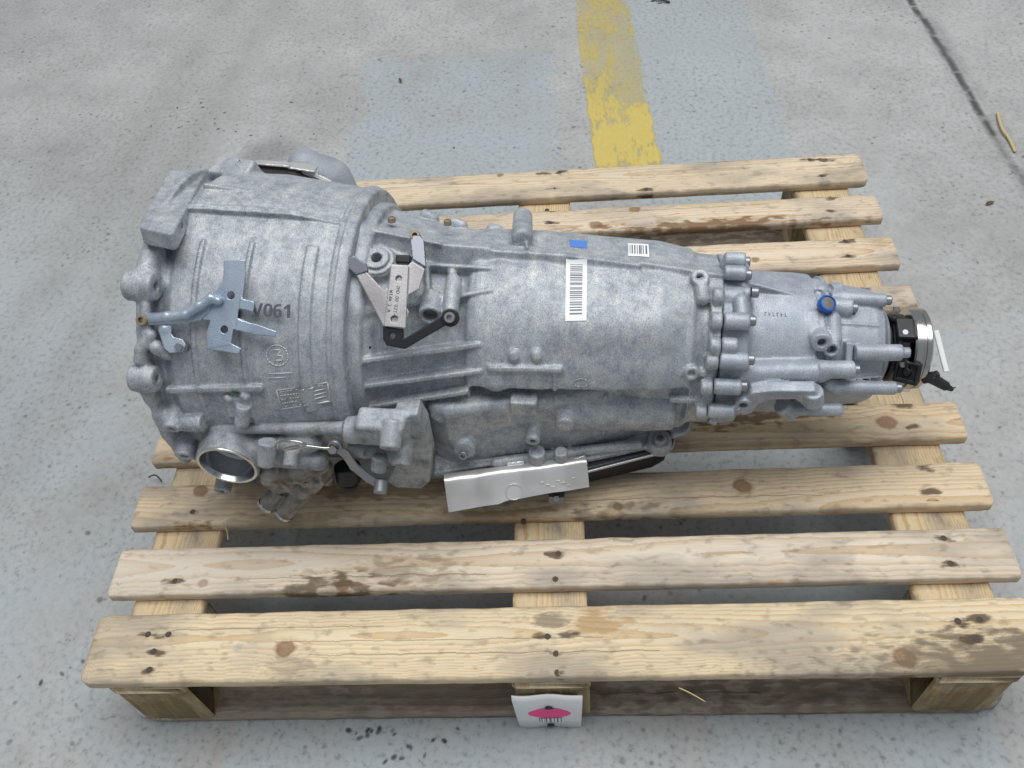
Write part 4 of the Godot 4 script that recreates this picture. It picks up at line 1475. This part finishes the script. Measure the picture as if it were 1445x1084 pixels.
func front_differential():
	var z := Vector3.BACK
	cap(q(185, -80, 40), q(172, -50, 150), 80, 50, 10)
	box(q(300, -96, 70), Basis.IDENTITY, Vector3(150, 60, 70), 24, 20)
	cyl(q(169, -33, 120), q(169, -33, 224), 42, 40.5, 5)
	cyl(q(169, -33, 150), q(169, -33, 240), 34, 34, 1, true)
	boss(q(137.5, -104.1, 214), Vector3(0, -0.2, 1), 11, 6, 14, 4)
	cap(q(153.2, 4.1, 193), q(330.6, 21.3, 193), 6, 9, 6)
	cap(q(138, -21, 178), q(319, -8, 168), 14, 14, 8)
	cap(q(213.3, -20.1, 200), q(278.4, -6.7, 196), 16, 14, 8)
	# collar and the big bracket casting
	cyl(q(326.9, 19.4, 194), q(341.1, 19.3, 194), 16, 16, 3)
	cap(q(340.4, 17.9, 192), q(389.9, 20, 190), 16, 18, 6)
	box(q(373.9, 21.6, 188), Basis(Vector3.RIGHT, 0.12) , Vector3(30, 22, 16), 5, 8)
	boss(q(388.3, 27.1, 212), Vector3(0, -0.45, 1).normalized(), 13, 10, 24, 4.5)
	boss(q(395.9, -8.2, 212), Vector3(0, -0.5, 1).normalized(), 12.5, 10, 24, 4.5)
	cyl(q(322.5, -20.5, 194), q(344.2, -21.3, 194), 10, 10, 3)
	cap(q(339.5, -24.7, 192), q(380.8, -35.6, 188), 10, 12, 6)
	upright(172, 26, [387.3, 38, 418.1, 46.5, 424.8, 18.5, 424.4, -42.6, 414.9, -103.5, 400.9, -122.8, 365.6, -123.4, 356, -110.4, 374.9, -64.2], 3, 6)
	cyl(q(366.5, -17.1, 206), q(363, -34.2, 216), 10.5, 10, 4)
	hole(q(363, -34.2, 216), (q(363, -34.2, 216) - q(366.5, -17.1, 206)).normalized(), 5, 10)
	hole(q(386, -64, 199), Vector3(0, -0.3, 1).normalized(), 6, 20)
	cyl(q(232.4, 14.1, 214), q(227, -15.5, 230), 12, 11, 2)
	hole(q(227, -15.5, 230), (q(227, -15.5, 230) - q(232.4, 14.1, 214)).normalized(), 4.8, 10)
	boss(q(256.4, -15, 224), Vector3(0, -0.4, 1).normalized(), 9, 6, 16, 3.5)
	cap(q(224.6, -29.1, 206), q(282.2, -38.7, 204), 15, 13, 8)
	var o := body("front_differential", gearbox, M.dirty, 2.4, 60)
	var t := along(q(169, -33, 224), z)
	mi(o, "bearing_seat", turned([-70, 0.01, -70, 22, -60, 28, -34, 28, -32, 33, -6, 33, 0.6, 35, 0.6, 38.5, -2, 39.5], 48), M.bearing, t)
	# speed sensor plug below
	cyl(q(303.9, -85, 178), q(304.6, -107.5, 188), 18, 17, 2)
	cyl(q(304.6, -107.5, 188), q(289.7, -155.2, 162), 13, 13, 1)
	hole(q(304.6, -107.5, 188), (q(304.6, -107.5, 188) - q(303.9, -85, 178)).normalized(), 12.5, 12)
	body("black_connector", gearbox, M.black, 2.0)
	# selector lever
	var lv := Node3D.new()
	add(gearbox, lv, "selector_lever")
	var path := [q(314.2, 4.7, 210), q(324.7, -9.5, 210), q(331.1, -34.2, 212), q(348, -49.1, 218), q(363.5, -59.2, 222)]
	for k in path.size() - 1:
		var x: Vector3 = (path[k + 1] - path[k]).normalized()
		var n := Vector3(0, 0.45, 0.9)
		n = (n - x * n.dot(x)).normalized()
		box((path[k] + path[k + 1]) * 0.5, Basis(x, n, x.cross(n)), Vector3(path[k].distance_to(path[k + 1]) * 0.5 + 2, 1.8, 6), 1, 2)
	cyl(path[0] - Vector3(0, 2, 5), path[0] + Vector3(0, 1, 2), 9, 9, 1)
	var arm := nets(1.6)
	S = []
	mi(lv, "arm", arm, M.bolt)
	cyl(path[4] + Vector3(0, 4, -8), path[4] + Vector3(0, -4, 10), 9, 9, 1, false, 3)
	mi(lv, "ball_socket", nets(1.8), M.bolt)
	S = []
	hex_bolt(lv, path[0] + Vector3(0, 1, 2), Vector3(0, 0.6, 0.8), 6.5, M.bright)
	# wire clip in front
	var cl := []
	for p in [q(247.6, 13.4, 224), q(252.7, 25.8, 224), q(263.9, 31.4, 224), q(281.1, 30.2, 224), q(283.4, 21.6, 224), q(257.1, 14.3, 225), q(270.5, 21.7, 225), q(285.6, 23.3, 224), q(309.2, 15.5, 220), q(316.6, 19.4, 218)]:
		cl.append(p * 0.001 + OFF)
	tube(gearbox, "spring_clip", cl, 0.0018, M.bright)


func pump_knuckle():
	cap(q(216, -63, 208), q(251.1, -55.7, 208), 17, 18, 5)
	cap(q(251.1, -55.7, 208), q(282.2, -46.8, 204), 17, 12, 5)
	cap(q(209.2, -74.4, 212), q(216.4, -97.1, 208), 12, 12, 5)
	cap(q(238.5, -58.2, 216), q(231.5, -95.3, 208), 11, 11, 4)
	cap(q(259.4, -68.1, 208), q(260.1, -95, 206), 13, 12, 6)
	cap(q(260.1, -95, 206), q(242.5, -107.7, 206), 10, 10, 4)
	cap(q(217.9, -116.6, 200), q(231.5, -125.7, 200), 11, 10, 5)
	cyl(q(211.1, -111.5, 206), q(191.4, -132.8, 220), 13, 12, 4)
	cyl(q(253.3, -99.3, 206), q(214.6, -145.1, 222), 14.5, 13.5, 4)
	cap(q(279.2, -45.7, 206), q(281.4, -75.6, 208), 7, 6, 2)
	cap(q(281.4, -75.6, 208), q(267, -94.9, 210), 6, 6, 2)
	cap(q(267, -94.9, 210), q(247.8, -102.4, 210), 6, 7, 2)
	cap(q(240.6, -125.4, 204), q(242, -136.2, 204), 8, 7, 5)
	hole(q(259.7, -65.5, 214), Vector3(0.2, -0.5, 0.9).normalized(), 5, 14)
	cap(q(282.5, -64, 198), q(277.2, -99.4, 193), 12, 10, 6)
	var o := body("pump_knuckle", gearbox, M.grime, 2.2)
	mi(o, "bright_bush", turned([-3, 12.5, -2, 13, 1.5, 13, 1.5, 8.5, -8, 8.5, -8, 0.01]), M.bright, along(q(191.4, -132.8, 220), q(191.4, -132.8, 220) - q(211.1, -111.5, 206)))
	mi(o, "bright_bush", turned([-3, 14, -2, 14.4, 1.5, 14.4, 1.5, 9.5, -8, 9.5, -8, 0.01]), M.bright, along(q(214.6, -145.1, 222), q(214.6, -145.1, 222) - q(253.3, -99.3, 206)))


func shift_bracket():
	# Y shaped steel bracket over the open bay, with a black strap
	var br := Node3D.new()
	add(gearbox, br, "steel_bracket")
	plate(34, 171, 3, [323.8, -45.3, 333.4, -54.2, 350.4, -46.3, 352.9, -36.1, 373.2, -16.6, 377.4, -18.4, 383.8, -47.5, 400.9, -46.5, 405.7, -51.8, 421.6, -43, 416.5, -18.3, 404.3, -11.1, 402.7, 2.5, 406.6, 9, 401.2, 28.6, 376.5, 27.2, 356.1, -5.7, 339.5, -32.2])
	var m := nets(1.5)
	S = []
	mi(br, "y_plate", m, M.steel_grey)
	plate(34, 175, 2.4, [381.4, -46.5, 402.7, -45.7, 404.7, 29, 378.4, 27.7])
	pit(34, 175, [392, -29.2], 3.6)
	pit(34, 175, [390.4, 18.8], 4.2)
	m = nets(1.3)
	S = []
	var strip := mi(br, "number_plate", m, M.steel_grey)
	var word := TextMesh.new()
	var font := SystemFont.new()
	font.font_names = PackedStringArray(["Droid Sans Mono"])
	word.font = font
	word.text = "2HO 00 027-A\nW14A 2 A"
	word.font_size = 16
	word.line_spacing = 4
	word.pixel_size = 0.00034
	word.depth = 0.0004
	var f := frame(34)
	var at := q(389.3, 150.7, 94.7)
	at = dv(34) * 176.3 + f * Vector3(at.x, 0, 0)
	var mid: Array = [387.6, -1.8]
	at = dv(34) * 176.3 + f * Vector3(mid[0], mid[1], 0)
	var rx := (f.y - f.x * 0.06).normalized()
	mi(strip, "stamped_number", word, M.black_metal, Transform3D(Basis(rx, f.z.cross(rx), f.z), at * 0.001 + OFF))
	# burnt ends of the arms
	plate(34, 172, 4.4, [322.4, -44.1, 326.9, -52.9, 335.3, -55.7, 351.6, -46.1, 354, -36.8, 339.8, -32])
	m = nets(1.5)
	S = []
	mi(br, "heat_blued_end", m, M.burnt)
	plate(26, 174, 3.4, [400, -53.2, 402.7, -60.5, 411.2, -60.8, 417, -53.9, 418.9, -43.2, 422.9, -20.2, 404.9, -30.2])
	cap(q(407.3, 165.7, 27.5), q(402.1, 149.7, 10.1), 8)
	m = nets(1.5)
	S = []
	mi(br, "heat_blued_end", m, M.burnt)
	box(q(393.4, 165.8, 45.7), frame(34), Vector3(9, 5, 6), 1.5, 1)
	mi(br, "black_stop", nets(1.5), M.black)
	S = []
	socket_bolt(br, q(326.7, 167.1, 51.9), dv(34), 6, M.rust_bolt)
	socket_bolt(br, q(404.5, 177.1, 17.7), dv(26), 6.5, M.rust_bolt)
	# the strap
	plate(40, 172, 4, [376.3, 9.1, 401, 11.3, 401.6, 23, 446.6, -6.4, 450.5, -10.7, 460.7, -8.7, 463.5, -3, 459.6, 2.9, 452.9, 3.2, 403.8, 34.5, 381.6, 31.4, 377, 24.1], 1, 2)
	var eye: Array = [455.9, -4.3]
	var ec := dv(40) * 172 + frame(40) * Vector3(eye[0], eye[1], 0)
	cyl(ec - dv(40) * 2.5, ec + dv(40) * 3.0, 10.5, 10.5, 1, false, 1)
	pit(40, 172, [388.2, 19.4], 3.4)
	mi(gearbox, "black_strap", nets(1.5), M.black_metal)
	S = []
	socket_bolt(gearbox.get_node("black_strap"), ec + dv(40) * 2.5, dv(40), 6.5, M.bolt)


func cable_bracket():
	var br := Node3D.new()
	add(gearbox, br, "zinc_bracket")
	var ph := 40.0
	plate(ph, 204, 2.6, [192.2, -58.3, 217.8, -59.2, 219.5, -41.3, 217.8, -21.6, 217.3, -13.4, 229.3, -11.4, 229.9, 0.8, 212.7, -1.7, 212.3, 8.2, 224.4, 10.9, 213.3, 11.4, 211.2, 23, 207.7, 21.5, 205.1, 39.7, 177, 45.2, 175.3, 27.9, 179, 12.9, 167.8, 12.6, 177.6, 1.4, 182.7, -20.2, 190.9, -28.7, 192.9, -41.9], 0.8, 1.5)
	plate(ph, 206, 2.6, [215.6, -14.8, 232.7, -11.4, 231.6, 0.9, 214.4, -2.5], 0.8, 1.5)
	plate(ph, 205, 2.6, [212.8, 9.8, 236, 14.6, 260.1, 21.6, 258.7, 28.2, 234, 26.9, 210.8, 22.2], 0.8, 1.5)
	plate(ph, 203.5, 2.6, [182.3, 34.2, 205.7, 38, 217.9, 43.2, 214.8, 49.9, 176.8, 46], 0.8, 1.5)
	pit(ph, 204, [203, -17.3], 4.4)
	pit(ph, 204, [196.6, 22.4], 4.4)
	mi(br, "mounting_plate", nets(1.5), M.zinc)
	S = []
	# arm: a strap with a pressed bead, from the pivot bolt up to the plate
	var pts := [q(98.2, 147.8, 143.5), q(129.1, 153.9, 142.9), q(152.5, 157.2, 142.3), q(169.2, 164.6, 133.7), q(182.3, 170.4, 126.1), q(189.6, 166.5, 126.4)]
	for k in 5:
		cap(pts[k], pts[k + 1], 5.5, 5.5, 3)
	plate(ph, 205, 2.6, [91.7, 11.8, 95, 7.5, 148.9, 4.4, 168.2, -9.6, 180.5, -21.6, 183.3, -18.5, 178.2, 3.1, 168.3, 12.6, 149.5, 17.6, 95.6, 22.5, 91.1, 18.5], 0.8, 2)
	mi(br, "arm", nets(1.6), M.zinc)
	S = []
	plate(ph, 203, 2.4, [116.3, 20.6, 132.1, 20.7, 131.6, 29.9, 135.2, 33.9, 145.8, 35.9, 150.4, 42.3, 146.4, 50.7, 130.8, 53.2, 123.6, 47.7, 117.7, 32.2], 0.8, 1.5)
	cap(q(122, 135.8, 146.8), q(116.7, 128.3, 140.2), 8)
	mi(br, "lower_tab", nets(1.5), M.zinc)
	S = []
	socket_bolt(br, q(99.3, 148.7, 145.4), dv(44), 7, M.rust_bolt)
	hex_bolt(br, q(142.9, 124.3, 163), dv(44), 5.5, M.bolt)
	for p in [q(96.5, 145, 142.1), q(140.8, 121.1, 160.4), q(202.1, 152.8, 130.6)]:
		cyl(p, p - out(p) * 14.0, 7, 7, 1)
		mi(br, "spacer", nets(2.0), M.bolt)
		S = []


func heat_shield():
	var hs := Node3D.new()
	add(gearbox, hs, "heat_shield")
	var a := q(436.8, -96, 192)
	var b := q(621, -96, 148.3)
	var x := (b - a).normalized()
	var down := Vector3(0, -0.78, 0.62)
	down = (down - x * down.dot(x)).normalized()
	var n := down.cross(x).normalized()
	if n.z < 0: n = -n
	var L := (b - a).length()
	var st := SurfaceTool.new()
	st.begin(Mesh.PRIMITIVE_TRIANGLES)
	var prof := []     # across: a rolled upper edge, then the flat face
	for k in 9:
		var w := PI * (1.0 - k / 8.0) * 0.85
		prof.append(-n * 11.0 + n * cos(w) * 11.0 + down * (-sin(w) * 11.0))
	for k in 6:
		prof.append(down * (k + 1) * 7.0)
	var nz := noise(0.014, 77, 2)
	var rows := []
	for i in 41:
		var f := i / 40.0
		var r := []
		for k in prof.size():
			var p: Vector3 = a + x * L * f + prof[k]
			p += n * (nz.get_noise_2d(f * L, k * 7.0) * (3.0 if k > 8 else 1.0))
			if k >= 12:
				p -= down * (4.0 + 3.0 * smoothstep(0.35, 0.42, f) + 5.0 * f) * (k - 11) / 3.0
			r.append(p)
		rows.append(r)
	st.set_smooth_group(0)
	for i in 40:
		for k in prof.size() - 1:
			for v in [[i, k], [i + 1, k], [i + 1, k + 1], [i, k], [i + 1, k + 1], [i, k + 1]]:
				st.add_vertex(rows[v[0]][v[1]] * 0.001 + OFF)
			for v in [[i, k], [i + 1, k + 1], [i + 1, k], [i, k], [i, k + 1], [i + 1, k + 1]]:
				st.add_vertex((rows[v[0]][v[1]] - n * 0.8) * 0.001 + OFF)
	st.generate_normals()
	mi(hs, "foil_sheet", st.commit(), M.foil)
	var ring := []
	for k in 25:
		ring.append((a + x * (L * 0.47 + 11.0 * cos(TAU * k / 24.0)) + down * (22.0 + 11.0 * sin(TAU * k / 24.0)) + n * 0.9) * 0.001 + OFF)
	tube(hs, "pressed_ring", ring, 0.0006, M.foil, 6)
	for k in 7:
		var s0 := a + x * (L * 0.66 + k * 7.0) + down * (14.0 + 4.0 * (k % 3)) + n * 0.9
		tube(hs, "pressed_mark", [s0 * 0.001 + OFF, (s0 + x * 5.0 + down * (k % 2)) * 0.001 + OFF], 0.0007, M.foil, 5)
	# ears that hold it
	slab(q(513.3, -92, 153.3), q(535.6, -92, 149.4), q(518, -100, 165.6), q(542, -100, 159.4), 2.5, 1, 2)
	mi(hs, "ear", nets(1.6), M.foil)
	S = []
	slab(q(593.8, -92, 147.4), q(619.2, -90, 133.3), q(600, -100, 155.1), q(620, -100, 144.6), 2.5, 1, 2)
	mi(hs, "ear", nets(1.6), M.foil)
	S = []
	box(q(581.3, -152, 163.8), Basis.IDENTITY, Vector3(11, 9, 8), 1.5, 1)
	mi(hs, "lower_clip", nets(1.8), M.bolt)
	S = []
	hex_bolt(hs, q(581.9, -144, 169.8), Vector3(0, 0.6, 0.8), 5, M.bolt)


func axle_cover():
	# far-side axle guard seen over the top of the bell
	cap(q(194.8, 107, -200), q(222.1, 83.3, -196), 27, 36, 8)
	cap(q(222.1, 83.3, -196), q(233, 67.8, -190), 36, 34, 8)
	body("axle_guard", gearbox, M.shade_rubber, 3.0)
	S = []
	slab(q(139.3, 151.4, -150), q(197.9, 148.5, -150), q(143.9, 142.6, -170), q(189.7, 138, -170), 3, 1, 2)
	slab(q(193.2, 146, -150), q(229.6, 138.8, -150), q(187.4, 138.8, -172), q(224.9, 134, -172), 3, 1, 2)
	slab(q(128.3, 136.4, -168), q(134.9, 137.8, -168), q(124.6, 115.6, -160), q(128.8, 115.8, -160), 8, 1, 2)
	slab(q(203.4, 132.8, -160), q(242.4, 107.2, -160), q(203, 137.8, -166), q(242, 112.4, -166), 3, 1, 2)
	body("guard_plate", gearbox, M.foil, 1.8)
	slab(q(155.7, 133.1, -128), q(170.6, 133.9, -140), q(161.9, 131.3, -126), q(177.1, 131.2, -136), 3, 1, 2)
	slab(q(168.2, 132.6, -140), q(211.3, 135.2, -140), q(173, 131, -136), q(213.7, 132.4, -136), 3, 1, 2)
	body("bright_lip", gearbox, M.foil, 1.8)
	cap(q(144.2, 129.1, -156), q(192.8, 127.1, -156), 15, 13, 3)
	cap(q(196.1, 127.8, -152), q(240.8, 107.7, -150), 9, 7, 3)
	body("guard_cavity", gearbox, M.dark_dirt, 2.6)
	S = []


# ---------------------------------------------------------------- things lying about

func make_litter():
	var t := tube(self, "straw", [Vector3(1.0106, 0.0060, -0.8210), Vector3(0.9992, 0.0080, -0.7603), Vector3(1.0027, 0.0060, -0.7239), Vector3(1.0016, 0.0040, -0.6788)], 0.0032, M.straw)
	meta(t, "pale bent straw stalk lying in the floor joint", "straw")
	leaf("dry_leaf", Vector3(0.8984, 0.0020, -0.5186), 0.010, "curled brown leaf scrap on the bare floor beside the pallet", 0.4)
	leaf("wood_chip", Vector3(-0.3674, 0.0020, -1.1039), 0.011, "small orange wood chip on the pale painted floor", 1.9)
	t = tube(self, "black_wire", [Vector3(-0.6852, 0.0120, 0.0906), Vector3(-0.6789, 0.0140, 0.0878), Vector3(-0.6701, 0.0140, 0.0881), Vector3(-0.6588, 0.0100, 0.0988)], 0.0013, M.wire, 6)
	meta(t, "short curled black wire end poking out at the pallet's left side", "wire")
	t = tube(self, "dark_twig", [Vector3(0.2970, 0.0040, -1.4309), Vector3(0.3187, 0.0070, -1.4182), Vector3(0.3443, 0.0040, -1.4052)], 0.003, M.wire, 6)
	meta(t, "dark bent scrap at the far edge of the floor beside the yellow line", "scrap")
	var sl := [[Vector3(0.1558, 0.1500, 0.5107), Vector3(0.1697, 0.1480, 0.5170), Vector3(0.1864, 0.1460, 0.5267), "long pale splinter hanging off the front board's edge"],
		[Vector3(-0.4601, 0.1550, 0.2727), Vector3(-0.4567, 0.1500, 0.2814), Vector3(-0.4540, 0.1480, 0.2917), "short orange splinter standing off the board under the pump"],
		[Vector3(0.5125, 0.1600, 0.2652), Vector3(0.5190, 0.1640, 0.2645), Vector3(0.5291, 0.1600, 0.2657), "fine splinter at the right end of a board edge"]]
	for s in sl:
		t = tube(self, "splinter", [s[0], s[1], s[2]], 0.0008, M.straw, 5)
		meta(t, s[3], "splinter", "wood splinters on the pallet")


func leaf(called: String, at: Vector3, r: float, label: String, turn: float):
	var st := SurfaceTool.new()
	st.begin(Mesh.PRIMITIVE_TRIANGLES)
	st.set_smooth_group(0)
	for s in 2:
		for k in 10:
			var p := []
			for e in [k, k + 1]:
				var f: float = e / 10.0
				var w: float = 0.4 * sin(f * PI) * (1.0 + 0.3 * sin(f * 9.0))
				p.append([Vector3((f - 0.5) * 2.2, 0.05 + 0.2 * sin(f * 4.0), 0), Vector3((f - 0.5) * 2.2, 0.32 + 0.2 * sin(f * 4.0), w * (1 if s else -1))])
			for v in [p[0][0], p[1][0], p[1][1], p[0][0], p[1][1], p[0][1]]:
				st.add_vertex(v * r)
	st.generate_normals()
	var o := mi(self, called, st.commit(), M.leaf, Transform3D(Basis(Vector3.UP, turn), at))
	meta(o, label, called.split("_")[1])
